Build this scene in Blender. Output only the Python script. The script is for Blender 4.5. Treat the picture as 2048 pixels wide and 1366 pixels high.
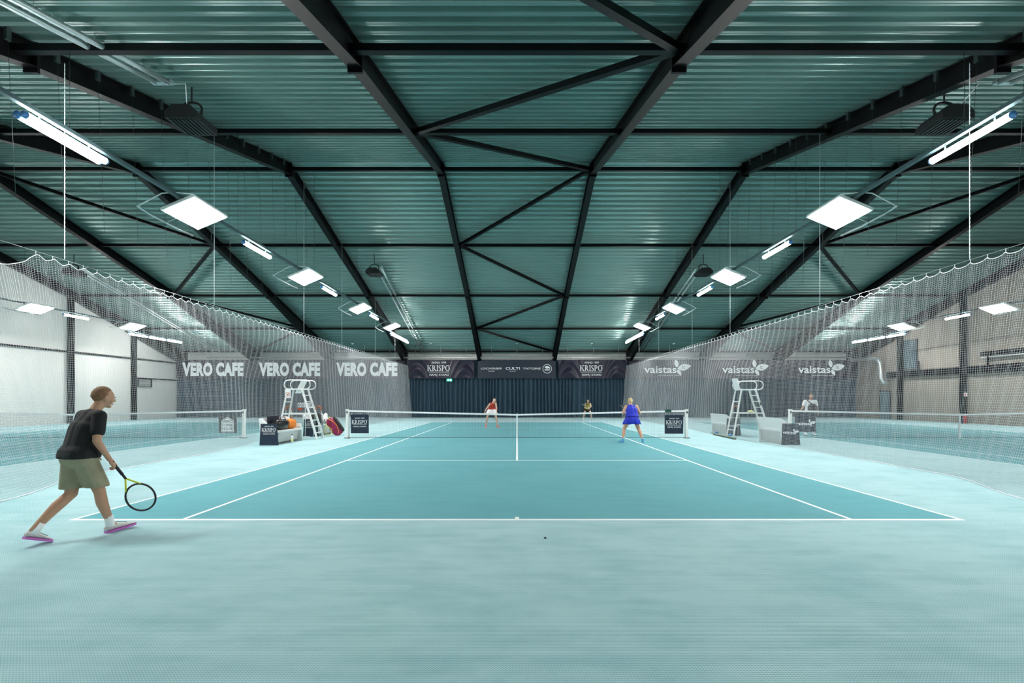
import bpy, bmesh, math, random
import numpy as np
from mathutils import Vector, Matrix, Euler

for o in list(bpy.data.objects):
    bpy.data.objects.remove(o)
S = bpy.context.scene
COL = S.collection
PI = math.pi
random.seed(7)

# ---------------------------------------------------------------- camera, world, exposure
cam_d = bpy.data.cameras.new('camera')
cam = bpy.data.objects.new('camera', cam_d)
COL.objects.link(cam)
cam.location = (0, 0, 1.483)
cam.rotation_euler = (PI / 2, 0, 0)
cam_d.sensor_width = 36.0
cam_d.lens = 928 / 2048 * 36.0
cam_d.shift_x = -10 / 2048
cam_d.shift_y = 115 / 2048
cam_d.clip_start = 0.05
cam_d.clip_end = 200
S.camera = cam
world = bpy.data.worlds.new('world')
S.world = world
world.use_nodes = True
world.node_tree.nodes['Background'].inputs[0].default_value = (0.6, 0.75, 0.8, 1)
world.node_tree.nodes['Background'].inputs[1].default_value = 0.0
S.view_settings.view_transform = 'Standard'
S.view_settings.look = 'None'
S.view_settings.gamma = 1.0
S.view_settings.exposure = 0.16
S.cycles.max_bounces = 7
S.cycles.diffuse_bounces = 4
S.cycles.glossy_bounces = 3
PANEL_POWER = 112.0      # emission strength of the flat lamps
TUBE_POWER = 42.0       # emission strength of the long lamps

# ---------------------------------------------------------------- materials
MATS = {}
def mat(name, col, rough=0.6, metal=0.0, emit=None, es=0.0, spec=0.5, noise=0.0, nscale=20.0, bump=0.0, bscale=60.0):
    if name in MATS:
        return MATS[name]
    m = bpy.data.materials.new(name)
    m.use_nodes = True
    nt = m.node_tree
    b = nt.nodes['Principled BSDF']
    b.inputs['Base Color'].default_value = (*col, 1)
    b.inputs['Roughness'].default_value = rough
    b.inputs['Metallic'].default_value = metal
    b.inputs['Specular IOR Level'].default_value = spec
    if emit:
        b.inputs['Emission Color'].default_value = (*emit, 1)
        b.inputs['Emission Strength'].default_value = es
    if noise or bump:
        tc = nt.nodes.new('ShaderNodeTexCoord')
        n = nt.nodes.new('ShaderNodeTexNoise')
        n.inputs['Scale'].default_value = nscale
        n.inputs['Detail'].default_value = 4
        nt.links.new(tc.outputs['Object'], n.inputs['Vector'])
        if noise:
            mx = nt.nodes.new('ShaderNodeMix')
            mx.data_type = 'RGBA'
            mx.inputs[6].default_value = (*[c * (1 - noise) for c in col], 1)
            mx.inputs[7].default_value = (*[min(1, c * (1 + noise)) for c in col], 1)
            nt.links.new(n.outputs['Fac'], mx.inputs[0])
            nt.links.new(mx.outputs[2], b.inputs['Base Color'])
        if bump:
            n2 = nt.nodes.new('ShaderNodeTexNoise')
            n2.inputs['Scale'].default_value = bscale
            nt.links.new(tc.outputs['Object'], n2.inputs['Vector'])
            bp = nt.nodes.new('ShaderNodeBump')
            bp.inputs['Strength'].default_value = bump
            bp.inputs['Distance'].default_value = 0.01
            nt.links.new(n2.outputs['Fac'], bp.inputs['Height'])
            nt.links.new(bp.outputs['Normal'], b.inputs['Normal'])
    MATS[name] = m
    return m

def carpet(name, light, dark, strength=1.0, sheen=0.4):
    """knitted carpet: zigzag rows of loops, blotches of wear"""
    m = bpy.data.materials.new(name)
    m.use_nodes = True
    nt = m.node_tree
    N, L = nt.nodes, nt.links
    b = N['Principled BSDF']
    b.inputs['Roughness'].default_value = 0.85
    b.inputs['Specular IOR Level'].default_value = 0.2
    b.inputs['Sheen Weight'].default_value = sheen
    b.inputs['Sheen Roughness'].default_value = 0.45
    b.inputs['Sheen Tint'].default_value = (0.85, 0.95, 1, 1)
    tc = N.new('ShaderNodeTexCoord')
    sp = N.new('ShaderNodeSeparateXYZ')
    L.new(tc.outputs['Object'], sp.inputs[0])
    def M(op, a, c=None):
        n = N.new('ShaderNodeMath')
        n.operation = op
        for i, v in enumerate((a, c)):
            if v is None:
                continue
            if isinstance(v, (int, float)):
                n.inputs[i].default_value = v
            else:
                L.new(v, n.inputs[i])
        return n.outputs[0]
    zig = M('PINGPONG', sp.outputs[0], 0.009)
    yy = M('ADD', sp.outputs[1], M('MULTIPLY', zig, 0.75))
    row = M('PINGPONG', yy, 0.0085)
    row = M('MULTIPLY', row, 1 / 0.0085)
    blot = N.new('ShaderNodeTexNoise')
    blot.inputs['Scale'].default_value = 0.9
    blot.inputs['Detail'].default_value = 9
    blot.inputs['Roughness'].default_value = 0.62
    L.new(tc.outputs['Object'], blot.inputs['Vector'])
    streak = N.new('ShaderNodeTexNoise')
    streak.inputs['Scale'].default_value = 3.0
    streak.inputs['Detail'].default_value = 6
    mp = N.new('ShaderNodeMapping')
    mp.inputs['Scale'].default_value = (0.5, 2.2, 1)
    mp.inputs['Rotation'].default_value = (0, 0, 0.3)
    L.new(tc.outputs['Object'], mp.inputs[0])
    L.new(mp.outputs[0], streak.inputs['Vector'])
    cr = N.new('ShaderNodeMapRange')
    cr.inputs[1].default_value = 0.36
    cr.inputs[2].default_value = 0.56
    cr.inputs[3].default_value = 0.0
    cr.inputs[4].default_value = 1.0
    L.new(M('ADD', M('MULTIPLY', blot.outputs['Fac'], 0.6), M('MULTIPLY', streak.outputs['Fac'], 0.4)), cr.inputs[0])
    f = M('ADD', M('MULTIPLY', row, 0.66 * strength), M('MULTIPLY', cr.outputs[0], 0.34))
    mx = N.new('ShaderNodeMix')
    mx.data_type = 'RGBA'
    mx.inputs[6].default_value = (*dark, 1)
    mx.inputs[7].default_value = (*light, 1)
    L.new(f, mx.inputs[0])
    L.new(mx.outputs[2], b.inputs['Base Color'])
    bp = N.new('ShaderNodeBump')
    bp.inputs['Strength'].default_value = 0.5
    bp.inputs['Distance'].default_value = 0.004
    L.new(row, bp.inputs['Height'])
    L.new(bp.outputs['Normal'], b.inputs['Normal'])
    MATS[name] = m
    return m

M_OUT = carpet('carpet_pale', (0.46, 0.68, 0.71), (0.12, 0.36, 0.385))
M_COURT = carpet('carpet_teal', (0.14, 0.42, 0.465), (0.08, 0.315, 0.355), 0.8, 0.08)
M_LINE = mat('court_line_white', (0.88, 0.93, 0.92), 0.7)
M_DECK = mat('roof_deck_metal', (0.22, 0.345, 0.32), 0.27, 0.45, noise=0.12, nscale=0.6)
M_STEEL = mat('black_steel', (0.0025, 0.0023, 0.0030), 0.42, 0.0, spec=0.2, noise=0.3, nscale=3)
M_GALV = mat('galvanised_steel', (0.55, 0.60, 0.60), 0.35, 0.8, noise=0.15, nscale=9)
M_WHITE = mat('white_paint', (0.82, 0.83, 0.82), 0.4)
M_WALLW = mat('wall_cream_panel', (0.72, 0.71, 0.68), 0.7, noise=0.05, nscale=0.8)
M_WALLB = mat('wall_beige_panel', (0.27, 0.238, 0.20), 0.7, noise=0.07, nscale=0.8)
M_CORD = mat('white_netting_cord', (0.76, 0.79, 0.82), 0.6)
M_BLACK = mat('matt_black', (0.010, 0.010, 0.011), 0.6, noise=0.3)
M_DGREY = mat('dark_grey_plastic', (0.035, 0.038, 0.042), 0.5)
M_WIRE = mat('dark_wire', (0.02, 0.035, 0.035), 0.5)
M_LAMP = mat('lamp_panel_light', (1, 1, 1), 0.5, emit=(1.0, 0.985, 0.965), es=PANEL_POWER)
M_TUBE = mat('lamp_tube_light', (1, 1, 1), 0.5, emit=(1.0, 0.985, 0.965), es=TUBE_POWER)
M_NAVY = mat('navy_cloth', (0.010, 0.022, 0.045), 0.75, noise=0.2, nscale=6)
M_PRINT = mat('white_print', (0.93, 0.94, 0.95), 0.6)
M_CURT = mat('slate_blue_curtain', (0.026, 0.062, 0.095), 0.8, noise=0.25, nscale=1.3)
M_BANN = mat('dark_plum_banner_vinyl', (0.016, 0.014, 0.032), 0.40, noise=0.2, nscale=1.0, spec=0.35)
M_TNET = mat('dark_tennis_netting', (0.09, 0.14, 0.145), 0.7)

# ---------------------------------------------------------------- mesh helpers
class MB:
    def __init__(s):
        s.v, s.f, s.mi, s.sm = [], [], [], []
    def add(s, vs, fs, mi=0, smooth=False):
        o = len(s.v)
        s.v += [tuple(v) for v in vs]
        for f in fs:
            s.f.append(tuple(i + o for i in f))
            s.mi.append(mi)
            s.sm.append(smooth)
        return s
    def box(s, c, d, mi=0, rot=None):
        x, y, z = d[0] / 2, d[1] / 2, d[2] / 2
        vs = [Vector((a * x, b * y, e * z)) for a in (-1, 1) for b in (-1, 1) for e in (-1, 1)]
        if rot is not None:
            vs = [rot @ v for v in vs]
        vs = [v + Vector(c) for v in vs]
        return s.add(vs, [(0, 1, 3, 2), (4, 6, 7, 5), (0, 4, 5, 1), (2, 3, 7, 6), (0, 2, 6, 4), (1, 5, 7, 3)], mi)
    def beam(s, p0, p1, w, h, mi=0, up=(0, 0, 1)):
        p0, p1 = Vector(p0), Vector(p1)
        d = (p1 - p0).normalized()
        u = Vector(up)
        if abs(d.dot(u)) > 0.98:
            u = Vector((0, 1, 0))
        a = d.cross(u).normalized() * w / 2
        b = a.cross(d).normalized() * h / 2
        vs = [p + sa * a + sb * b for p in (p0, p1) for sa, sb in ((-1, -1), (1, -1), (1, 1), (-1, 1))]
        return s.add(vs, [(0, 1, 5, 4), (1, 2, 6, 5), (2, 3, 7, 6), (3, 0, 4, 7), (3, 2, 1, 0), (4, 5, 6, 7)], mi)
    def tube(s, pts, r, n=8, mi=0, closed=False, cap=True, smooth=True):
        pts = [Vector(p) for p in pts]
        k = len(pts)
        rs = r if isinstance(r, (list, tuple)) else [r] * k
        ref = None
        vs = []
        for i, p in enumerate(pts):
            if closed:
                t = pts[(i + 1) % k] - pts[i - 1]
            else:
                t = pts[min(i + 1, k - 1)] - pts[max(i - 1, 0)]
            t = t.normalized() if t.length > 1e-9 else Vector((0, 0, 1))
            if ref is None:
                ref = Vector((0, 0, 1)) if abs(t.z) < 0.9 else Vector((1, 0, 0))
            a = t.cross(ref)
            if a.length < 1e-6:
                a = t.cross(Vector((0, 1, 0)))
            a.normalize()
            b = t.cross(a)
            ref = -b if False else ref
            for j in range(n):
                q = 2 * PI * j / n
                vs.append(p + (a * math.cos(q) + b * math.sin(q)) * rs[i])
        fs = []
        m = k if closed else k - 1
        for i in range(m):
            for j in range(n):
                i2 = (i + 1) % k
                fs.append((i * n + j, i * n + (j + 1) % n, i2 * n + (j + 1) % n, i2 * n + j))
        if cap and not closed:
            fs.append(tuple(range(n - 1, -1, -1)))
            fs.append(tuple((k - 1) * n + j for j in range(n)))
        return s.add(vs, fs, mi, smooth)
    def ell(s, c, r, n=12, m=8, mi=0, rot=None, fn=None):
        vs, fs = [], []
        for i in range(m + 1):
            th = PI * i / m
            for j in range(n):
                ph = 2 * PI * j / n
                d = Vector((math.sin(th) * math.cos(ph), math.sin(th) * math.sin(ph), math.cos(th)))
                if fn:
                    d = fn(d)
                v = Vector((d.x * r[0], d.y * r[1], d.z * r[2]))
                if rot is not None:
                    v = rot @ v
                vs.append(v + Vector(c))
        for i in range(m):
            for j in range(n):
                fs.append((i * n + j, (i + 1) * n + j, (i + 1) * n + (j + 1) % n, i * n + (j + 1) % n))
        return s.add(vs, fs, mi, True)
    def prism(s, poly, a, b, axis='y', mi=0):
        """poly: list of 2-D points; extruded from a to b along axis (x: poly is (y,z); y: poly is (x,z); z: poly is (x,y))"""
        def P(p, t):
            return (t, p[0], p[1]) if axis == 'x' else (p[0], t, p[1]) if axis == 'y' else (p[0], p[1], t)
        k = len(poly)
        vs = [P(p, a) for p in poly] + [P(p, b) for p in poly]
        fs = [tuple(range(k)), tuple(range(2 * k - 1, k - 1, -1))]
        fs += [(i, (i + 1) % k, k + (i + 1) % k, k + i) for i in range(k)]
        return s.add(vs, fs, mi)
    def text(s, txt, loc, h, mi=0, sx=1.0, off=0.0, ext=0.0015, align='CENTER', spacing=1.0, serif=False, R=None, width=None):
        """built-in lettering, capital height h, in the x-z plane facing -y"""
        c = bpy.data.curves.new('lettering', 'FONT')
        c.body = txt
        c.align_x = align
        c.size = 1.0
        c.offset = off
        c.extrude = 0.0
        c.space_character = spacing
        c.resolution_u = 3
        o = bpy.data.objects.new('lettering', c)
        COL.objects.link(o)
        bpy.context.view_layer.update()
        dg = bpy.context.evaluated_depsgraph_get()
        me = bpy.data.meshes.new_from_object(o.evaluated_get(dg))
        k = h / 0.70
        xs = [v.co.x for v in me.vertices]
        if width and xs:
            sx = width / (k * (max(xs) - min(xs)))
        cx = (max(xs) + min(xs)) / 2 if (xs and align == 'CENTER') else 0
        vs = []
        for v in me.vertices:
            p = Vector(((v.co.x - cx) * k * sx, -ext, v.co.y * k))
            vs.append((R @ p if R is not None else p) + Vector(loc))
        s.add(vs, [tuple(p.vertices) for p in me.polygons], mi)
        bpy.data.objects.remove(o)
        bpy.data.curves.remove(c)
        bpy.data.meshes.remove(me)
        return s
    def poly(s, pts, loc=(0, 0, 0), ext=0.002, mi=0, R=None):
        vs = [Vector((p[0], -ext, p[1])) for p in pts]
        vs = [(R @ v if R is not None else v) + Vector(loc) for v in vs]
        return s.add(vs, [tuple(range(len(pts)))], mi)
    def build(s, name, mats, parent=None, loc=None, rz=0.0):
        me = bpy.data.meshes.new(name)
        me.from_pydata(s.v, [], s.f)
        if not isinstance(mats, (list, tuple)):
            mats = [mats]
        for m in mats:
            me.materials.append(m)
        me.polygons.foreach_set('material_index', s.mi)
        me.polygons.foreach_set('use_smooth', s.sm)
        me.validate()
        bm = bmesh.new()
        bm.from_mesh(me)
        bmesh.ops.recalc_face_normals(bm, faces=bm.faces)
        bm.to_mesh(me)
        bm.free()
        o = bpy.data.objects.new(name, me)
        COL.objects.link(o)
        if parent:
            o.parent = parent
        if loc is not None:
            o.location = loc
            o.rotation_euler = (0, 0, rz)
        return o

def tag(o, label, cat, group=None):
    o['label'] = label
    o['category'] = cat
    if group:
        o['group'] = group
    return o
def struct(o, label=None):
    o['kind'] = 'structure'
    if label:
        o['label'] = label
    return o
def empty(name, label, cat, loc=(0, 0, 0), rz=0.0, group=None):
    o = bpy.data.objects.new(name, None)
    o.empty_display_size = 0.2
    COL.objects.link(o)
    o.location = loc
    o.rotation_euler = (0, 0, rz)
    return tag(o, label, cat, group)
def dup(root, loc, rz=None, label=None, group=None):
    r = root.copy()
    COL.objects.link(r)
    r.location = loc
    if rz is not None:
        r.rotation_euler = (0, 0, rz)
    if label:
        r['label'] = label
    if group:
        r['group'] = group
    for ch in list(root.children):
        c = ch.copy()
        COL.objects.link(c)
        c.parent = r
        for g in list(ch.children):
            d = g.copy()
            COL.objects.link(d)
            d.parent = c
    return r

def strand_mesh(name, sets, mats, parent=None):
    """sets: list of (P, r, a, b, mat index); P is an array (lines, points, 3); three-sided cords"""
    V, F, MI = [], [], []
    off = 0
    for P, r, a, b, mi in sets:
        n, m, _ = P.shape
        a, b = np.array(a, float), np.array(b, float)
        ring = np.array([a * math.cos(q) + b * math.sin(q) for q in (PI / 2, PI * 7 / 6, PI * 11 / 6)]) * r
        v = (P[:, :, None, :] + ring[None, None, :, :]).reshape(-1, 3)
        i = np.arange(n)[:, None, None] * m * 3
        j = np.arange(m - 1)[None, :, None] * 3
        k = np.arange(3)[None, None, :]
        k2 = (k + 1) % 3
        q = np.stack([i + j + k, i + j + k2, i + j + 3 + k2, i + j + 3 + k], -1).reshape(-1, 4) + off
        V.append(v); F.append(q); MI.append(np.full(len(q), mi))
        off += len(v)
    V = np.concatenate(V); F = np.concatenate(F); MI = np.concatenate(MI)
    me = bpy.data.meshes.new(name)
    me.vertices.add(len(V)); me.vertices.foreach_set('co', V.astype(np.float32).ravel())
    me.loops.add(F.size); me.loops.foreach_set('vertex_index', F.astype(np.int32).ravel())
    me.polygons.add(len(F))
    me.polygons.foreach_set('loop_start', np.arange(0, F.size, 4, dtype=np.int32))
    me.polygons.foreach_set('loop_total', np.full(len(F), 4, dtype=np.int32))
    for m_ in mats:
        me.materials.append(m_)
    me.polygons.foreach_set('material_index', MI.astype(np.int32))
    me.update(calc_edges=True)
    o = bpy.data.objects.new(name, me)
    COL.objects.link(o)
    if parent:
        o.parent = parent
    return o

ORD = ['first', 'second', 'third', 'fourth', 'fifth', 'sixth', 'seventh', 'eighth', 'ninth', 'tenth', 'eleventh', 'twelfth']

# ---------------------------------------------------------------- dimensions
RIDGE_Y, RIDGE_Z, SLOPE = 18.3, 10.80, 0.28
NEAR_Y, FAR_Y, HALF = -1.2, 37.9, 27.25
def roof(y):
    return RIDGE_Z - SLOPE * abs(y - RIDGE_Y)
COURTS = (-16.76, 0.0, 16.76)
BASE_N, NET_Y, BASE_F = 5.685, 17.57, 29.455

# ---------------------------------------------------------------- floor with courts and lines
b = MB()
b.add([(-HALF, NEAR_Y, 0), (HALF, NEAR_Y, 0), (HALF, FAR_Y, 0), (-HALF, FAR_Y, 0)], [(0, 1, 2, 3)], 0)
def rect(x0, y0, x1, y1, z, mi):
    b.add([(x0, y0, z), (x1, y0, z), (x1, y1, z), (x0, y1, z)], [(0, 1, 2, 3)], mi)
for cx in COURTS:
    rect(cx - 5.485, BASE_N, cx + 5.485, BASE_F, 0.0010, 1)
    for sx in (-5.46, 5.46, -4.115, 4.115):
        rect(cx + sx - 0.025, BASE_N, cx + sx + 0.025, BASE_F, 0.0016, 2)
    for yy in (NET_Y - 6.4, NET_Y + 6.4):
        rect(cx - 4.115, yy - 0.025, cx + 4.115, yy + 0.025, 0.0018, 2)
    rect(cx - 0.025, NET_Y - 6.4, cx + 0.025, NET_Y + 6.4, 0.0020, 2)
    for yy in (BASE_N, BASE_F):
        s_ = 1 if yy < NET_Y else -1
        rect(cx - 5.485, yy - 0.02, cx + 5.485, yy + s_ * 0.045, 0.0022, 2)
        rect(cx - 0.025, yy, cx + 0.025, yy + s_ * 0.14, 0.0024, 2)
struct(b.build('floor', [M_OUT, M_COURT, M_LINE]), 'knitted turquoise carpet floor with darker courts and white lines')

# ---------------------------------------------------------------- corrugated ceiling
def deck_profile():
    pts = []
    p = 0.31
    for side in (-1, 1):
        y0, y1 = (RIDGE_Y, NEAR_Y - 0.3) if side < 0 else (RIDGE_Y, FAR_Y + 0.3)
        n = int(abs(y1 - y0) / p) + 1
        seq = []
        for i in range(n):
            for t, h in ((0.0, 0.0), (0.05, 0.0), (0.065, 0.016), (0.08, 0.0), (0.14, 0.0), (0.17, 0.11), (0.28, 0.11)):
                y = y0 + side * (i * p + t + 0.06)
                seq.append((y, roof(y) + h))
        pts = (seq[::-1] + pts) if side < 0 else (pts + [(RIDGE_Y, RIDGE_Z + 0.0)] + seq)
    return pts
pr = deck_profile()
b = MB()
k = len(pr)
vs = [(-HALF - 0.3, y, z) for y, z in pr] + [(HALF + 0.3, y, z) for y, z in pr]
b.add(vs, [(i, i + 1, k + i + 1, k + i) for i in range(k - 1)], 0)
struct(b.build('ceiling', M_DECK), 'corrugated teal grey metal roof deck')

# ---------------------------------------------------------------- walls
def gable(x, thick, m, name, label):
    b = MB()
    poly = [(NEAR_Y, 0), (FAR_Y, 0), (FAR_Y, roof(FAR_Y) + 0.1), (RIDGE_Y, RIDGE_Z + 0.1), (NEAR_Y, roof(NEAR_Y) + 0.1)]
    b.prism(poly, x, x + thick, 'x')
    struct(b.build(name, m), label)
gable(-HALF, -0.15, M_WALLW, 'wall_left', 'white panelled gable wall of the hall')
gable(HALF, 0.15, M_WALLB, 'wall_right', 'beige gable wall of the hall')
b = MB(); b.box((0, FAR_Y + 0.075, 2.8), (2 * HALF, 0.15, 5.6))
struct(b.build('wall_far', mat('wall_far_cream', (0.86, 0.84, 0.80), 0.7, noise=0.04)), 'cream wall showing as a strip above the curtain')
b = MB(); b.box((0, NEAR_Y - 0.075, 2.8), (2 * HALF, 0.15, 5.6))
struct(b.build('wall_back', M_WALLW), 'wall behind the camera')

# ---------------------------------------------------------------- steel frame
def under(y):
    """underside of the rafter"""
    u = roof(y) - 0.45
    if y > 28.0:
        u -= (y - 28.0) * 0.075
    if y < 8.6:
        u -= (8.6 - y) * 0.075
    return u
SIDE = {-27: 'against the left gable wall', -21: 'second from the left wall', -15: 'third from the left wall',
        -9: 'above the left divider net', -3: 'just left of the hall centre', 3: 'just right of the hall centre',
        9: 'above the right divider net', 15: 'third from the right wall', 21: 'second from the right wall', 27: 'against the right gable wall'}
FY = FAR_Y - 0.35
for x in (-27, -21, -15, -9, -3, 3, 9, 15, 21, 27):
    root = empty('steel_portal_frame', 'black steel roof rafter with its far column, ' + SIDE[x], 'steel frame', (x, 0, 0), group='steel portal frames carrying the roof')
    ys = [NEAR_Y + 0.2, 4, 8.6, 13, RIDGE_Y, 23, 28, 33, FY]
    up = [(y, roof(y) - 0.015) for y in ys]
    lo = [(y, under(y)) for y in ys]
    w = MB(); w.prism(lo + up[::-1], -0.007, 0.007, 'x')
    w.build('web', M_STEEL, root)
    f = MB()
    for i in range(len(ys) - 1):
        f.beam((0, *lo[i]), (0, *lo[i + 1]), 0.25, 0.022)
    f.build('bottom_flange', M_STEEL, root)
    f = MB()
    for i in range(len(ys) - 1):
        f.beam((0, up[i][0], up[i][1] - 0.012), (0, up[i + 1][0], up[i + 1][1] - 0.012), 0.22, 0.02)
    f.build('top_flange', M_STEEL, root)
    for y in (8.6, RIDGE_Y, 28.0):
        f = MB()
        lo_, hi_ = under(y), roof(y)
        f.box((0, y, (lo_ + hi_) / 2 - 0.06), (0.27, 0.05, hi_ - lo_ + 0.1))
        f.build('splice_plate', M_STEEL, root)
    f = MB()
    f.beam((0, FAR_Y - 0.2, 0), (0, FAR_Y - 0.2, roof(FAR_Y) - 0.05), 0.24, 0.36, up=(0, 1, 0))
    f.build('column', M_STEEL, root)

BEAMY = [8.3, 13.3, RIDGE_Y, 23.2, 28.2, 32.85, 37.1]
BN = ['nearest the camera', 'second from the camera', 'along the ridge', 'first beyond the ridge', 'second beyond the ridge', 'third beyond the ridge', 'at the far eave']
for y, nm in zip(BEAMY, BN):
    b = MB()
    z = roof(y) - 0.26
    b.box((0, y, z), (2 * HALF, 0.12, 0.13))
    tag(b.build('tie_beam', M_STEEL), 'long black horizontal roof tie, ' + nm, 'roof beam', 'black roof ties across the hall')
ZB = {i: roof(y) - 0.26 for i, y in enumerate(BEAMY)}
def brace(x0, i0, x1, i1, label, w=0.13):
    b = MB()
    s0 = 0.12 if x1 > x0 else -0.12
    y0 = BEAMY[i0] if i0 >= 0 else 3.3
    z0 = ZB[i0] if i0 >= 0 else roof(3.3) - 0.26
    b.beam((x0 + s0, y0, z0), (x1 - s0, BEAMY[i1], ZB[i1]), w, w)
    tag(b.build('diagonal_brace', M_STEEL), label, 'roof brace', 'diagonal roof braces')
brace(-3, -1, 3, 0, 'diagonal roof brace at the top edge of the picture, nearest of the centre bay')
cen = [(3, 0, -3, 1), (-3, 1, 3, 2), (3, 2, -3, 3), (-3, 3, 3, 4), (3, 4, -3, 5), (-3, 5, 3, 6)]
for i, c in enumerate(cen):
    brace(*c, 'diagonal black brace in the centre roof bay, %s going away' % ORD[i + 1])
for s_, nm in ((-1, 'left'), (1, 'right')):
    for i, c in enumerate([(21, 0, 15, 1), (15, 1, 21, 2), (21, 2, 15, 3), (15, 3, 21, 4), (21, 4, 15, 5), (15, 5, 21, 6)]):
        brace(s_ * c[0], c[1], s_ * c[2], c[3], 'diagonal black brace in the %s outer roof bay, %s going away' % (nm, ORD[i]))

# gable wall columns, rails
for s_, nm in ((-1, 'left'), (1, 'right')):
    for j, y in enumerate(BEAMY[3:6]):
        b = MB()
        b.beam((s_ * (HALF - 0.13), y, 0), (s_ * (HALF - 0.13), y, roof(y) - 0.4), 0.24, 0.26, up=(0, 1, 0))
        tag(b.build('wall_column', M_STEEL), 'black steel column on the %s gable wall, %s' % (nm, ['nearest of three', 'middle of three', 'farthest of three'][j]), 'column', 'black columns on the gable walls')
b = MB(); b.box((-HALF + 0.05, 18.5, 4.36), (0.1, 38, 0.1)); struct(b.build('trim_1', M_STEEL), 'black rail along the white gable wall')
b = MB(); b.box((-HALF + 0.05, 35.2, 2.98), (0.1, 4.2, 0.08)); struct(b.build('trim_2', M_STEEL), 'short black rail low on the white wall')
b = MB(); b.box((HALF - 0.1, 16.8, 3.22), (0.2, 34.4, 0.46)); struct(b.build('trim_3', M_STEEL), 'wide black band along the beige wall')
g = empty('gallery_rail', 'black gallery balustrade on the beige wall above the wide black band', 'railing', (HALF - 0.25, 0, 0))
b = MB(); b.box((0, 12.5, 4.08), (0.08, 29, 0.28)); b.build('top_board', M_STEEL, g)
for y in (31.2, 26.6, 24.2, 22, 20, 18):
    b = MB(); b.box((0, y, 3.72), (0.08, 0.08, 0.62)); b.build('post', M_STEEL, g)
b = MB(); b.tube([(0, 27, 3.9), (0, 0, 3.9)], 0.03, 6); b.build('light_strip', M_WHITE, g)
b = MB(); b.tube([(0.1, 33, 4.75), (0.1, 26, 4.95), (0.1, 18, 5.0)], 0.015, 5); b.build('cable', M_BLACK, g)
b = MB()
b.box((HALF - 0.02, 32.1, 4.55), (0.06, 1.15, 2.1), 0)
b.box((HALF - 0.06, 32.1, 4.55), (0.02, 1.0, 1.95), 1)
b.box((HALF - 0.08, 32.1, 4.55), (0.02, 0.05, 1.95), 0)
struct(b.build('window_1', [M_DGREY, mat('window_blue_grey', (0.09, 0.13, 0.15), 0.2)]), 'tall blue grey window above the black band')
b = MB()
b.box((HALF - 0.03, 34.3, 1.06), (0.08, 1.05, 2.12), 0)
b.box((HALF - 0.08, 34.3, 1.04), (0.04, 0.9, 2.02), 1)
b.tube([(HALF - 0.11, 33.95, 1.0), (HALF - 0.15, 33.95, 1.0), (HALF - 0.15, 34.1, 1.0)], 0.012, 6, 2)
struct(b.build('door_1', [M_DGREY, mat('door_blue_grey', (0.13, 0.19, 0.22), 0.5), M_GALV]), 'blue grey door in the beige wall')
b = MB()
b.tube([(HALF - 0.6, 36.9, 4.55), (HALF - 0.6, 34.6, 4.5), (HALF - 0.6, 34.2, 4.35), (HALF - 0.6, 34.05, 4.1), (HALF - 0.6, 33.95, 3.0), (HALF - 0.55, 33.9, 2.7), (HALF - 0.1, 33.8, 2.6)], 0.13, 10)
tag(b.build('ventilation_duct', M_GALV), 'silver ventilation duct bending down the beige wall beside the curtain', 'duct')
e = empty('fire_extinguisher', 'red fire extinguisher on floor by a black column of beige wall', 'fire extinguisher', (HALF - 0.45, 27.75, 0))
b = MB(); b.tube([(0, 0, 0.02), (0, 0, 0.42), (0, 0, 0.5)], [0.085, 0.085, 0.04], 12); b.build('cylinder', mat('red_enamel', (0.45, 0.02, 0.015), 0.35), e)
b = MB(); b.tube([(0, 0, 0.5), (0, 0, 0.56)], 0.02, 8); b.box((0, 0.03, 0.57), (0.02, 0.12, 0.03)); b.tube([(0, 0.03, 0.53), (0.05, 0.12, 0.4), (0.04, 0.11, 0.15)], 0.012, 6); b.build('valve', M_BLACK, e)
b = MB(); b.box((HALF - 0.28, 27.9, 1.75), (0.02, 0.2, 0.22), 0); b.box((HALF - 0.295, 27.9, 1.75), (0.01, 0.1, 0.12), 1)
tag(b.build('fire_sign', [M_WHITE, MATS['red_enamel']]), 'small red and white sign on a black column above the extinguisher', 'sign')
e = empty('wall_vent', 'dark framed vent grille on the white wall near the curtain', 'vent', (-HALF + 0.02, 33.9, 2.65))
b = MB()
for d in ((0, 0.27, 1.25, 0.06), (0, -0.27, 1.25, 0.06)):
    b.box((0.04, 0, d[1]), (0.08, d[2], d[3]))
for yy in (-0.6, 0.6):
    b.box((0.04, yy, 0), (0.08, 0.06, 0.5))
b.build('frame', M_BLACK, e)
b = MB()
for i in range(5):
    b.box((0.03, 0, -0.18 + i * 0.09), (0.03, 1.14, 0.05))
b.build('louvres', mat('grey_louvre', (0.3, 0.3, 0.29), 0.5), e)

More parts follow.
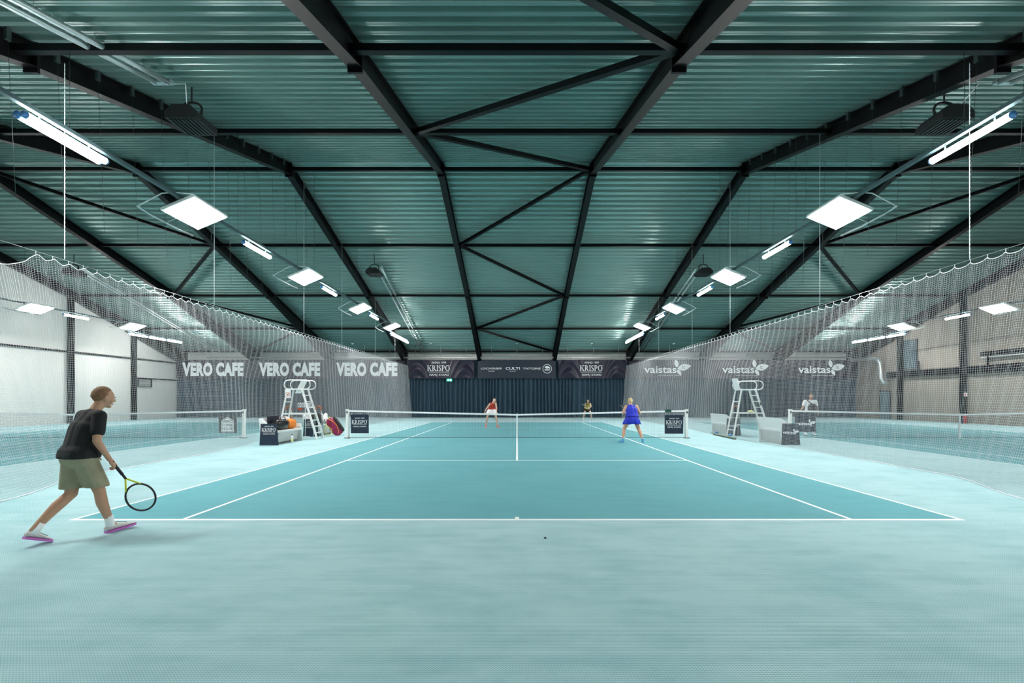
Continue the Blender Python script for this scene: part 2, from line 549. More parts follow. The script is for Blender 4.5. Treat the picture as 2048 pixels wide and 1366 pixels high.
# ---------------------------------------------------------------- lamps
def lamp_panel(x, y, z, s_, label):
    """flat floodlight tilted in to the court; s_ = +1 when the court lies to +x"""
    g = empty('floodlight_panel', label, 'lamp', (x, y, z), group='flat floodlight panels hung in rows')
    R = Euler((0, -s_ * 0.40, 0)).to_matrix()
    b = MB(); b.box((0, 0, 0.03), (0.86, 1.28, 0.06), rot=R)
    b.build('housing', M_WHITE, g)
    b = MB(); b.box(R @ Vector((0, 0.03, -0.008)), (0.76, 1.12, 0.012), rot=R)
    b.build('diffuser', M_LAMP, g)
    b = MB()
    b.tube([R @ Vector((s_ * 0.43, -0.64, 0.05)), (0, -0.72, 0.22), (-s_ * 0.3, -0.72, 0.2), (-s_ * 0.86, -0.72, -0.1)], 0.012, 6)
    b.build('bracket', M_WHITE, g)
    b = MB(); b.tube([(-s_ * 0.3, 0.2, 0.1), (-s_ * 0.86, 0.2, -0.12)], 0.009, 5); b.build('bracket_arm', M_WHITE, g)
    for q in (-0.3, 0.3):
        b = MB(); b.tube([(0, q, 0.05), (0, q, 0.2)], 0.014, 6); b.build('suspension_rod', M_WHITE, g)
    b = MB()
    b.tube([(-s_ * 0.86, -0.74, -0.10), (-s_ * 0.9, -0.3, -0.12), (-s_ * 0.9, 0.5, -0.14), (-s_ * 0.88, 1.15, -0.13)], 0.028, 6)
    b.build('guard_bar', M_GALV, g)
    return g
def lamp_tube(x, y0, y1, z, label, double=False):
    g = empty('linear_lamp', label, 'lamp', (x, (y0 + y1) / 2, z), group='long tube lamps hung in rows')
    L = (y1 - y0) / 2
    xs = (-0.06, 0.06) if double else (0,)
    for xx in xs:
        b = MB(); b.tube([(xx, -L + 0.03, 0), (xx, L - 0.03, 0)], 0.06, 10); b.build('light_tube', M_TUBE, g)
    b = MB()
    for xx in xs:
        for q in (-L, L - 0.03):
            b = MB(); b.tube([(xx, q, 0), (xx, q + 0.03, 0)], 0.063, 10)
            b.build('end_cap', mat('blue_end_cap', (0.04, 0.18, 0.42), 0.4), g)
    b = MB()
    for q in (-L * 0.6, L * 0.6):
        b.tube([(0, q, 0.05), (0, q, 0.16)], 0.012, 6)
    b.build('clips', M_GALV, g)
    return g
ROWS = [(-24.6, 1, 'in the row beside the white left wall'), (-8.0, 1, 'in the row left of the centre court'),
        (8.0, -1, 'in the row right of the centre court'), (24.6, -1, 'in the row beside the beige right wall')]
for x, s_, nm in ROWS:
    z = 6.07
    near = 5.5 if abs(x) < 10 else 17.6
    for j, y in enumerate((5.5, 11.56, 17.6, 23.7, 29.7)):
        lamp_panel(x, y, z + 0.02, s_, 'square floodlight %s, %s from the far curtain' % (nm, ORD[4 - j]))
    for j, y in enumerate((8.22, 14.3, 19.75, 25.9)):
        lamp_tube(x, y - 0.75, y + 0.75, z, 'single tube lamp %s, %s from the far end' % (nm, ORD[3 - j]), double=(x == -8.0 and j == 0))
    for j, y in enumerate((30.15, 31.72, 33.29)):
        lamp_tube(x + (0.0 if abs(x) < 10 else 0), y - 0.74, y + 0.74, 5.62, '%s of three far-end tube lamps %s' % (['nearest', 'middle', 'farthest'][j], nm))
    g = empty('lamp_trunking', 'long grey cable trunking carrying lamps, ' + nm, 'trunking', (x, 0, 0), group='trunking above the lamp rows')
    b = MB()
    b.box((0, 14.2, 6.27), (0.09, 30, 0.07))
    b.build('rail', mat('trunking_grey', (0.07, 0.12, 0.13), 0.5, 0.3), g)
    b = MB()
    b.box((0, 31.7, 5.78), (0.07, 5, 0.05)); b.build('end_rail', MATS['trunking_grey'], g)
    for y in (1.6, 5.0, 8.3, 13.3, RIDGE_Y, 23.2, 28.2, 32.8):
        b = MB(); b.tube([(0, y, 6.3 if y < 30 else 5.8), (0, y, roof(y) - 0.2)], 0.006, 4); b.build('suspension_wire', M_WIRE, g)

# ---------------------------------------------------------------- radiant tube heaters
def heater(xb, yb, xt, y_end, label, near, bend=0.0):
    """burner box near the roof, twin silver tubes following the slope to the eave"""
    zb = 7.88 if near else 8.12
    g = empty('radiant_heater', label, 'heater', (xb, yb, zb), group='gas radiant tube heaters under the roof')
    b = MB()
    b.prism([(-0.36, -0.12), (0.36, -0.12), (0.36, 0.02), (0.2, 0.18), (-0.2, 0.18), (-0.36, 0.02)], -0.36, 0.36, 'y')
    b.build('burner_box', M_BLACK, g)
    b = MB()
    for i in range(7):
        b.box((-0.27 + i * 0.09, 0, -0.135), (0.032, 0.64, 0.03))
    b.build('grille', mat('dark_louvre', (0.012, 0.016, 0.018), 0.4), g)
    b = MB()
    b.tube([(-0.22, 0, 0.15)] + [(-0.24 * math.cos(t), 0, 0.28 + 0.16 * math.sin(t)) for t in [PI * q / 8 for q in range(9)]] + [(0.22, 0, 0.15)], 0.028, 8)
    b.tube([(0, 0, 0.44), (0, 0, roof(yb) - zb + 0.08)], 0.02, 6)
    b.build('yoke', M_BLACK, g)
    s_ = 1 if y_end > yb else -1
    y0 = yb + s_ * 0.9
    for dx in (-0.13, 0.13):
        b = MB()
        x0 = xt - xb + dx
        n = 12
        pts = []
        for i in range(n + 1):
            y = y0 + (y_end - y0) * i / n
            xx = x0 + bend * (i / n) ** 2
            pts.append((xx, y - yb, roof(y) - 0.24 - zb))
        b.tube(pts, 0.055, 8)
        b.build('heat_tube', M_GALV, g)
    b = MB()
    b.box((xt - xb, y0 - yb, roof(y0) - 0.24 - zb), (0.42, 0.10, 0.08)); b.build('manifold', M_GALV, g)
    for i in range(10):
        y = y0 + (y_end - y0) * (i + 0.5) / 10
        b = MB(); b.box((xt - xb + bend * ((i + .5) / 10) ** 2, y - yb, roof(y) - 0.14 - zb), (0.34, 0.025, 0.03))
        b.tube([(xt - xb + bend * ((i + .5) / 10) ** 2, y - yb, roof(y) - 0.14 - zb), (xt - xb + bend * ((i + .5) / 10) ** 2, y - yb, roof(y) - zb)], 0.006, 4)
        b.build('tube_hanger', M_GALV, g)
    b = MB()
    b.tube([(0.1, s_ * 0.3, 0.2), (0.25, s_ * 0.55, 0.5), (0.1 + (xt - xb), s_ * 0.9, 0.25)], 0.010, 5)
    b.build('hose', M_WHITE, g)
heater(-7.5, 10.7, -7.5, -0.6, 'near left gas heater, black box with silver tubes running towards the camera', True)
heater(9.85, 10.7, 10.3, -0.6, 'near right gas heater, black box beside the right lamp row', True, 1.2)
heater(-7.5, 24.4, -7.5, 37.2, 'far left gas heater, small black box with tubes sloping to the curtain', False)
heater(9.8, 24.4, 9.9, 37.2, 'far right gas heater, small black box behind the right lamps', False)
heater(-23.3, 24.4, -23.9, 37.2, 'gas heater over the left neighbouring court, seen through the netting', False)
for i, (x, nm) in enumerate(((-12.8, 'leftmost of five'), (-6.7, 'second of five from the left'), (0.0, 'middle of five'), (5.8, 'fourth of five from the left'), (12.2, 'rightmost of five'))):
    b = MB(); b.tube([(x, 36.1, roof(36.1) + 0.01), (x, 36.1, roof(36.1) - 0.07)], [0.1, 0.08], 12)
    tag(b.build('ceiling_detector', M_WHITE), 'tiny white detector on the far ceiling, ' + nm, 'detector', 'white detectors on the far ceiling')

# ---------------------------------------------------------------- curtain and banners on the far wall
def curtain(x0, x1, label, seed):
    rnd = np.random.RandomState(seed)
    nx, nz = int((x1 - x0) / 0.035), 10
    X = np.linspace(x0, x1, nx)
    Z = np.linspace(0.04, 4.62, nz)
    ph = rnd.rand(8) * 6.28
    w = 2 * PI / 0.31
    warp = 0.10 * np.sin(X * 1.3 + ph[0]) + 0.07 * np.sin(X * 3.1 + ph[1])
    V = []
    for k_, z in enumerate(Z):
        t = 1 - z / 4.62
        amp = 0.105 + 0.03 * t
        y = 37.14 - amp * np.sin(w * (X + warp) + 0.9 * t * np.sin(X * 0.8 + ph[2])) - 0.03 * t * np.sin(X * 5 + ph[3]) - 0.05 * t * np.sin(X * 1.9 + ph[4])
        V.append(np.stack([X + 0.06 * t * np.sin(X * 2.2 + ph[5]), y, np.full(nx, z)], -1))
    V = np.array(V).reshape(-1, 3)
    F = [(j * nx + i, j * nx + i + 1, (j + 1) * nx + i + 1, (j + 1) * nx + i) for j in range(nz - 1) for i in range(nx - 1)]
    b = MB(); b.add(V.tolist(), F, 0, True)
    tag(b.build('curtain', M_CURT), label, 'curtain', 'slate blue curtains along the far end')
curtain(-HALF + 0.1, -8.9, 'slate blue pleated curtain below the three left banners', 1)
curtain(-8.85, 8.85, 'slate blue pleated curtain across the end of the centre court', 2)
curtain(8.9, HALF - 0.1, 'slate blue pleated curtain below the three right banners', 3)

def drape(b, x0, x1, z0, z1, y, amp, seed, mi=0, swag=0.0, nx=90, nz=14, R=None, o=(0, 0, 0)):
    rnd = np.random.RandomState(seed)
    p = rnd.rand(10) * 6.28
    vs = []
    for j in range(nz):
        v = j / (nz - 1)
        for i in range(nx):
            u = i / (nx - 1)
            x = x0 + (x1 - x0) * u
            z = z0 + (z1 - z0) * v
            d = amp * (math.sin(7 * u + p[0] + 2 * v) * 0.5 + math.sin(19 * u + 3 * (1 - v) + p[1]) * 0.3 + math.sin(41 * u - 5 * v + p[2]) * 0.12)
            if swag:
                for c_ in (0.16, 0.86):
                    q = (u - c_) / 0.14
                    if abs(q) < 1.6:
                        d += swag * math.exp(-q * q) * math.sin(9 * (v + 0.55 * q * q) + p[3])
            vs.append((x, y - abs(amp) * 1.2 + d, z))
    fs = [(j * nx + i, j * nx + i + 1, (j + 1) * nx + i + 1, (j + 1) * nx + i) for j in range(nz - 1) for i in range(nx - 1)]
    b.add(vs, fs, mi, True)

BZ0, BZ1, BY = 3.12, 4.56, 36.86
BEV = 0.06
def leaf_logo(b, cx, cz, s, y, mi=0, md=1):
    """three leaves, the largest pointing right with two dark letters"""
    def leaf(x0, z0, ang, ln, wd):
        pts = []
        n = 10
        for i in range(n + 1):
            t = i / n
            pts.append((t * ln, wd * math.sin(PI * t) ** 0.8 * (1 - 0.25 * t)))
        for i in range(n - 1, 0, -1):
            t = i / n
            pts.append((t * ln, -wd * math.sin(PI * t) ** 0.8 * (1 - 0.25 * t)))
        ca, sa = math.cos(ang), math.sin(ang)
        b.poly([(cx + s * (x0 + p[0] * ca - p[1] * sa), cz + s * (z0 + p[0] * sa + p[1] * ca)) for p in pts], (0, y, 0), 0.002, mi)
    leaf(0, 0, 0.22, 1.0, 0.27)
    leaf(-0.02, 0.08, 1.75, 0.62, 0.17)
    leaf(-0.02, -0.06, -0.95, 0.5, 0.14)
    b.text('lt', (cx + s * 0.45, y - 0.003, cz - s * 0.02), s * 0.27, mi=md, off=-0.01)
def krispo(b, cx, cz, w, y, mi=0, small=True):
    """serif-like word with a line above and below"""
    h = w * 0.245
    # letters built by hand with slab serifs
    def stem(x, z0=0.0, z1=1.0, t=0.2, s_=True):
        q = [(x - t / 2, z0), (x + t / 2, z0), (x + t / 2, z1), (x - t / 2, z1)]
        P(q)
        if s_:
            P([(x - t, 0), (x + t, 0), (x + t, 0.07), (x - t, 0.07)])
            P([(x - t, 0.93), (x + t, 0.93), (x + t, 1.0), (x - t, 1.0)])
    total = 4.85
    u = w / total
    x_off = [0.0]
    def P(q):
        b.poly([(cx - w / 2 + (x_off[0] + p[0] * 0.78) * u, cz + p[1] * h) for p in q], (0, y, 0), 0.002, mi)
    def arc(xc, zc, rx, rz, a0, a1, t0, t1=None, n=14):
        for i in range(n):
            a, a_ = a0 + (a1 - a0) * i / n, a0 + (a1 - a0) * (i + 1) / n
            w0 = t0 + (0.09 - t0) * abs(math.sin(a)) if t1 is None else t0
            w1 = t0 + (0.09 - t0) * abs(math.sin(a_)) if t1 is None else t0
            P([(xc + rx * math.cos(a), zc + rz * math.sin(a)), (xc + rx * math.cos(a_), zc + rz * math.sin(a_)),
               (xc + (rx - w1) * math.cos(a_), zc + (rz - w1 * 0.8) * math.sin(a_)), (xc + (rx - w0) * math.cos(a), zc + (rz - w0 * 0.8) * math.sin(a))])
    # K
    stem(0.22); P([(0.32, 0.42), (0.42, 0.5), (1.0, 0.96), (0.86, 0.96)]); P([(0.40, 0.58), (0.52, 0.66), (1.18, 0.0), (0.88, 0.0)]); P([(0.74, 0.93), (1.12, 0.93), (1.12, 1), (0.74, 1)]); P([(0.78, 0), (1.25, 0), (1.25, 0.07), (0.78, 0.07)])
    x_off[0] = 1.0
    stem(0.22); arc(0.36, 0.73, 0.42, 0.27, -PI / 2, PI / 2, 0.19); P([(0.42, 0.46), (0.6, 0.5), (1.1, 0.0), (0.85, 0.0)])
    x_off[0] = 1.9
    stem(0.25)
    x_off[0] = 2.3
    arc(0.40, 0.74, 0.32, 0.26, 0.35, PI * 1.35, 0.17); arc(0.40, 0.26, 0.34, 0.26, PI * 0.4, -PI * 0.92, 0.17)
    P([(0.14, 0.62), (0.3, 0.68), (0.66, 0.38), (0.52, 0.3)])
    x_off[0] = 2.98
    stem(0.22); arc(0.38, 0.71, 0.44, 0.29, -PI / 2, PI / 2, 0.19)
    x_off[0] = 3.72
    arc(0.62, 0.5, 0.58, 0.51, 0, 2 * PI, 0.22, n=24)
    x_off[0] = 4.74
    arc(0.02, 0.98, 0.09, 0.08, 0, 2 * PI, 0.04, 1, 8)
    b.text('ANNO 1999', (cx, y, cz + h * 1.3), h * 0.33, mi=mi, off=0.0)
    b.text('NAMŲ KVAPAI', (cx, y, cz - h * 0.85), h * 0.36, mi=mi, off=0.0)
    b.poly([(cx - w * 0.44, cz - h * 0.22), (cx + w * 0.44, cz - h * 0.22), (cx + w * 0.44, cz - h * 0.17), (cx - w * 0.44, cz - h * 0.17)], (0, y, 0), 0.002, mi)
def vaistas(b, cx, cz, w, y, mi=0, md=1):
    """cx, cz: centre of the whole mark, w its full width"""
    b.text('vaistas', (cx - w * 0.16, y, cz - w * 0.10), w * 0.155, mi=mi, off=0.016, width=w * 0.70)
    leaf_logo(b, cx + w * 0.21, cz - w * 0.01, w * 0.30, y, mi, md)
    b.text('tavo elektroninė vaistinė', (cx + w * 0.04, y, cz - w * 0.165), w * 0.022, mi=mi, width=w * 0.5)

def banner(x0, x1, label, fn, amp=0.04, swag=0.0, seed=1, mat_=None):
    g = empty('sponsor_banner', label, 'banner', ((x0 + x1) / 2, BY, 0), group='banners above the far curtain')
    w = x1 - x0
    b = MB(); drape(b, -w / 2 + 0.03, w / 2 - 0.03, BZ0, BZ1, 0, amp, seed, swag=swag)
    b.build('cloth', mat_ or M_BANN, g)
    b = MB(); fn(b, -amp * 2.3 - swag * 0.4 - 0.012)
    b.build('lettering', [M_PRINT, M_BANN], g)
    b = MB()
    for i in range(int(w / 0.6) + 1):
        b.tube([(-w / 2 + 0.1 + i * (w - 0.2) / int(w / 0.6), 0.02, BZ1 - 0.02), (-w / 2 + 0.1 + i * (w - 0.2) / int(w / 0.6), 0.02, BZ1 + 0.13)], 0.008, 4)
    b.build('ties', M_PRINT, g)
def f_vero(b, y):
    b.text('VERO CAFE', (0, y, 3.38), 0.93, mi=0, off=0.062, width=4.85, spacing=1.08)
def f_krispo(b, y):
    krispo(b, -0.1, 3.70, 1.85, y)
def f_vaistas(b, y):
    vaistas(b, 0, 3.92, 3.65, y)
def f_brands(b, y):
    b.text('LOCHERBER', (-2.0, y, 3.84), 0.14, width=1.66, off=0.0)
    b.text('MILANO', (-2.0, y, 3.66), 0.07, width=0.5)
    b.text('CULTI', (-0.32, y, 3.82), 0.19, width=1.12, off=0.012)
    b.text('MILANO', (-0.32, y, 3.66), 0.06, width=0.5)
    b.text('YNTOINE', (1.2, y, 3.83), 0.15, width=1.42, off=0.004)
    c = (2.42, 3.88)
    for r0, r1 in ((0.36, 0.325),):
        for i in range(32):
            a, a_ = 2 * PI * i / 32, 2 * PI * (i + 1) / 32
            b.poly([(c[0] + r0 * math.cos(a), c[1] + r0 * math.sin(a)), (c[0] + r0 * math.cos(a_), c[1] + r0 * math.sin(a_)),
                    (c[0] + r1 * math.cos(a_), c[1] + r1 * math.sin(a_)), (c[0] + r1 * math.cos(a), c[1] + r1 * math.sin(a))], (0, y, 0))
    b.poly([(c[0] + p[0], c[1] + p[1]) for p in ((-0.2, 0.02), (-0.16, 0.17), (-0.05, 0.22), (0.1, 0.2), (0.2, 0.12), (0.21, 0.0), (0.15, 0.0), (0.12, 0.06), (0.03, 0.04), (0.0, -0.02), (-0.06, 0.0), (-0.09, 0.07), (-0.15, 0.06))], (0, y, 0))
    b.poly([(c[0] - 0.2, c[1] - 0.13), (c[0] + 0.2, c[1] - 0.13), (c[0] + 0.2, c[1] - 0.05), (c[0] - 0.2, c[1] - 0.05)], (0, y, 0))
XB = [-27.1, -21.1, -14.95, -8.85]
for i in range(3):
    banner(XB[i], XB[i + 1], 'dark banner reading VERO CAFE, %s of the three' % ['leftmost', 'middle', 'rightmost'][i], f_vero, 0.035, seed=10 + i)
banner(-8.8, -3.35, 'rippled navy KRISPO banner left of the centre brands banner', f_krispo, 0.05, 0.07, seed=21)
banner(-3.15, 3.1, 'flat navy banner listing LOCHERBER, CULTI and a round emblem', f_brands, 0.012, seed=22, mat_=mat('navy_banner_vinyl', (0.010, 0.017, 0.035), 0.45))
banner(3.25, 8.75, 'rippled navy KRISPO banner right of the centre brands banner', f_krispo, 0.05, 0.07, seed=23)
XB = [8.85, 15.05, 21.2, 27.1]
for i in range(3):
    banner(XB[i], XB[i + 1], 'dark banner reading vaistas with white leaves, %s of the three' % ['leftmost', 'middle', 'rightmost'][i], f_vaistas, 0.035, seed=30 + i)
g = empty('curtain_rail', 'long silver pipe hung above the banners across the hall', 'rail', (0, 36.5, 4.74))
b = MB(); b.tube([(-24.4, 0, 0), (26.2, 0, 0)], 0.06, 10); b.build('pipe', M_GALV, g)
for i in range(26):
    x = -24 + i * 2.0
    b = MB(); b.tube([(x, 0, 0.05), (x, 0, roof(36.5) - 4.74)], 0.011, 4); b.build('hanger_rod', M_GALV, g)
g = empty('exit_sign', 'small green glowing exit sign below the left KRISPO banner', 'sign', (-5.35, 36.72, 2.98))
b = MB(); b.box((0, 0, 0), (0.42, 0.06, 0.2)); b.build('box', mat('exit_green', (0.0, 0.25, 0.12), 0.4, emit=(0.05, 0.8, 0.45), es=1.2), g)
b = MB()
b.poly([(-0.15, -0.02), (-0.06, -0.02), (-0.06, -0.06), (0.0, 0.0), (-0.06, 0.06), (-0.06, 0.02), (-0.15, 0.02)], (0, -0.031, 0), 0.003)
b.box((0.1, -0.033, 0), (0.07, 0.004, 0.13))
b.build('symbol', mat('exit_white', (0.9, 1, 0.95), 0.4, emit=(0.8, 1, 0.9), es=2.0), g)

# ---------------------------------------------------------------- divider nets along the court
def smooth01(t):
    t = np.clip(t, 0, 1)
    return t * t * (3 - 2 * t)
def divider(s_, label, y_first, hook_ys, start_y):
    """curtain of white netting hung from a cable at x = +-8.7, hem on the floor"""
    g = empty('divider_net', label, 'net', (0, 0, 0), group='white divider nets between the courts')
    H = 4.10
    Y = np.arange(start_y, 37.0, 0.041)
    hooks = np.array(hook_ys)
    idx = np.clip(np.searchsorted(hooks, Y) - 1, 0, len(hooks) - 2)
    a, c = hooks[idx], hooks[idx + 1]
    t = np.clip((Y - a) / (c - a), 0, 1)
    gap = c - a
    sag = np.where(gap < 0.5, 0.075, 0.36) * (1 - (2 * t - 1) ** 2)
    nrow = 97
    V = np.linspace(0, 1, nrow)                 # 0 floor, 1 top
    def xyz(Yc, sagc, v):
        z = 0.012 + v * (H - sagc * v ** 3 - 0.012)
        lean = 8.38 + 0.30 * v
        bul = np.exp(-((Yc - 17.4) / 2.9) ** 4) * (1 - smooth01((z - 1.9) / 2.0))
        lean = lean + bul * ((9.05 - lean) if s_ < 0 else (8.12 - lean))
        near = smooth01((9.4 - Yc) / 3.2) * (1 - v) ** 1.2
        lean = lean - near * 1.0
        w_ = 2 * PI * Yc
        fold = 0.022 * np.sin(w_ / 0.305 + 0.8 * np.sin(Yc)) * (0.35 + 0.65 * v) + 0.04 * (1 - v) * np.sin(Yc * 2.3 + 1.0) + 0.03 * np.sin(Yc * 0.9) * np.sin(v * 5)
        x = s_ * (lean + fold)
        yy = Yc + 0.03 * np.sin(v * 7 + Yc * 1.7) * (1 - v)
        return np.stack([x, yy, z], -1)
    va = np.linspace(0, 1, 22)
    cols = np.stack([xyz(Y, sag, np.full_like(Y, v)) for v in va], 1)
    rows = np.stack([xyz(Y, sag, np.full_like(Y, v)) for v in V[1:-1]], 0)
    strand_mesh('netting', [(cols, 0.0016, (1, 0, 0), (0, 1, 0), 0), (rows, 0.0016, (1, 0, 0), (0, 0, 1), 0)], [M_CORD], g)
    top = xyz(Y, sag, np.ones_like(Y))[None]
    strand_mesh('border_rope', [(top, 0.009, (1, 0, 0), (0, 0, 1), 0)], [M_CORD], g)
    hem = xyz(Y, sag, np.zeros_like(Y))[None]
    strand_mesh('hem_rope', [(hem, 0.010, (1, 0, 0), (0, 0, 1), 0)], [M_CORD], g)
    b = MB()
    b.tube([(s_ * 8.68, 5.0, H + 0.05), (s_ * 8.68, 37.1, H + 0.05)], 0.004, 4)
    b.build('top_cable', M_GALV, g)
    b = MB()
    for y in hooks:
        b.tube([(s_ * 8.68, y, H - 0.01), (s_ * 8.68, y, H + 0.055)], 0.006, 4)
    b.build('hooks', M_CORD, g)
    for y in (8.9, 13.3, 18.9, 23.0, 28.4, 33.0):
        b = MB()
        z1 = roof(y) - 0.3
        if y < 10:
            # link chain
            n = 90
            pts = [(s_ * 8.68 + 0.005 * (i % 2), y, H + 0.06 + (z1 - H) * i / n) for i in range(n + 1)]
            b.tube(pts, [0.010 if i % 2 else 0.005 for i in range(n + 1)], 5)
        else:
            b.tube([(s_ * 8.68, y, H + 0.05), (s_ * 8.68, y, z1)], 0.006, 5)
        b.build('chain', M_CORD, g)
    y = 7.2
    k_ = 0
    while y < 20:
        b = MB(); b.tube([(s_ * 8.72, y, H + 0.9), (s_ * 8.86, y, roof(y) - 0.12)], 0.0045, 4)
        b.box((s_ * 8.86, y, roof(y) - 0.10), (0.05, 0.08, 0.22))
        b.build('thin_wire', M_WIRE, g)
        y += 0.87
    return g
hl = [5.6, 7.0, 8.37] + [8.37 + 0.305 * (i + 1) for i in range(94)]
hr = [6.0 + 0.32 * i for i in range(98)]
divider(-1, 'white divider net left of the centre court, its near corner swooping down', 8.37, hl, 5.6)
divider(1, 'white divider net right of the centre court with evenly scalloped top', 8.0, hr, 6.0)

# ---------------------------------------------------------------- tennis nets
def tennis_net(cx, label, strap_label=None):
    g = empty('tennis_net', label, 'tennis net', (cx, NET_Y, 0), group='tennis nets on the three courts')
    L = 6.40
    X = np.linspace(-L + 0.07, L - 0.07, 285)
    def top(x):
        return 0.914 + (1.06 - 0.914) * np.abs(x) / L
    vs_ = np.linspace(0, 1, 2)
    cols = np.stack([np.stack([X, 0 * X, 0.03 + v * (top(X) - 0.03)], -1) for v in vs_], 1)
    xr = np.linspace(-L + 0.05, L - 0.05, 41)
    rows = np.stack([np.stack([xr, 0 * xr, 0.03 + v * (top(xr) - 0.03)], -1) for v in np.linspace(0.02, 0.93, 22)], 0)
    strand_mesh('netting', [(cols, 0.0020, (1, 0, 0), (0, 1, 0), 0), (rows, 0.0020, (0, 1, 0), (0, 0, 1), 0)], [M_TNET], g)
    b = MB()
    for s_ in (-1, 1):
        b.add([(s_ * L, -0.012, 1.0), (0, -0.012, 0.914 - 0.062), (0, -0.012, 0.914), (s_ * L, -0.012, 1.062), (s_ * L, 0.012, 1.0), (0, 0.012, 0.914 - 0.062), (0, 0.012, 0.914), (s_ * L, 0.012, 1.062)],
              [(0, 1, 2, 3), (7, 6, 5, 4), (3, 2, 6, 7), (4, 5, 1, 0)])
    b.build('top_band', M_PRINT, g)
    b = MB()
    b.box((0, -0.016, 0.47), (0.055, 0.006, 0.90)); b.box((0, 0.016, 0.47), (0.055, 0.006, 0.90)); b.box((0, 0, 0.94), (0.055, 0.05, 0.012))
    b.build('centre_strap', M_PRINT, g)
    b = MB()
    b.tube([(-L + 0.1, 0, 0.03), (L - 0.1, 0, 0.03)], 0.008, 5)
    b.build('bottom_cord', M_BLACK, g)
    for s_ in (-1, 1):
        b = MB()
        b.box((s_ * (L + 0.02), 0, 0.53), (0.09, 0.09, 1.06), 0)
        b.box((s_ * (L + 0.02), 0, 0.012), (0.2, 0.16, 0.024), 1)
        b.box((s_ * (L + 0.02), 0, 1.07), (0.11, 0.11, 0.05), 0)
        b.box((s_ * (L + 0.02), -0.05, 0.98), (0.05, 0.03, 0.08), 1)
        b.tube([(s_ * (L - 0.04), 0, 0.03), (s_ * (L - 0.04), 0, 1.04)], 0.014, 6, 0)
        b.build('net_post', [M_WHITE, M_DGREY], g)
    return g
tennis_net(COURTS[0], 'tennis net on the left neighbouring court, behind the white netting')
tennis_net(COURTS[1], 'tennis net across the centre court')
tennis_net(COURTS[2], 'tennis net on the right neighbouring court, behind the white netting')
b = MB(); b.box((5.72, NET_Y, 1.035), (0.24, 0.05, 0.11))
tag(b.build('net_clamp', mat('dark_green_plastic', (0.005, 0.06, 0.04), 0.5)), 'small dark green clamp on the right end of the centre net', 'clamp')

def hung_cloth(x0, x1, z0, z1, label, fn, mats, seed, tilt=0.0):
    g = empty('net_banner', label, 'banner', ((x0 + x1) / 2, NET_Y - 0.03, 0), group='small banners tied on the tennis nets')
    w = x1 - x0
    b = MB(); drape(b, -w / 2, w / 2, z0, z1, 0, 0.008, seed, nx=24, nz=10)
    c = b.build('cloth', mats[0], g)
    b = MB(); fn(b, -0.028, w, (z0 + z1) / 2); b.build('lettering', mats[1:], g)
    b = MB()
    for xx in (-w / 2 + 0.03, 0, w / 2 - 0.03):
        b.tube([(xx, 0, z1 - 0.01), (xx, 0.02, z1 + 0.05)], 0.004, 4)
    b.build('ties', M_PRINT, g)
    if tilt:
        g.rotation_euler = (0, tilt, 0)
hung_cloth(-6.28, -5.60, 0.19, 0.90, 'navy KRISPO cloth on the left end of the centre net', lambda b, y, w, z: krispo(b, 0, z + 0.0, w * 0.88, y), [M_NAVY, M_PRINT], 41)
hung_cloth(5.58, 6.28, 0.17, 0.88, 'navy KRISPO cloth on the right end of the centre net', lambda b, y, w, z: krispo(b, 0, z, w * 0.88, y), [M_NAVY, M_PRINT], 42, 0.0)
def f_house(b, y, w, z):
    hw, h0, h1, h2 = 0.235, -0.30, 0.13, 0.29
    out = [(-hw, h0), (hw, h0), (hw, h1), (0, h2), (-hw, h1)]
    inn = [(-hw + 0.022, h0 + 0.022), (hw - 0.022, h0 + 0.022), (hw - 0.022, h1 - 0.01), (0, h2 - 0.028), (-hw + 0.022, h1 - 0.01)]
    b.poly([(p[0], z + p[1]) for p in out], (0, y, 0), 0.0, 0)
    b.poly([(p[0], z + p[1]) for p in inn], (0, y - 0.002, 0), 0.0, 1)
    b.poly([(p[0] * 0.93, z + p[1] * 0.93 - 0.003) for p in inn], (0, y - 0.004, 0), 0.0, 0)
    for t, dz in (('VERO', 0.055), ('COFFEE', -0.085), ('HOUSE', -0.225)):
        b.text(t, (0, y - 0.006, z + dz), 0.105, mi=1, off=0.02, width=0.37)
hung_cloth(-11.27, -10.58, 0.20, 0.86, 'charcoal VERO COFFEE HOUSE cloth on the left court net', f_house, [mat('charcoal_cloth', (0.05, 0.045, 0.05), 0.8), M_PRINT, MATS['charcoal_cloth']], 43)
hung_cloth(10.5, 11.3, 0.24, 0.95, 'navy vaistas cloth on the right court net', lambda b, y, w, z: vaistas(b, 0.0, z - 0.02, w * 0.95, y), [M_NAVY, M_PRINT, M_NAVY], 44)

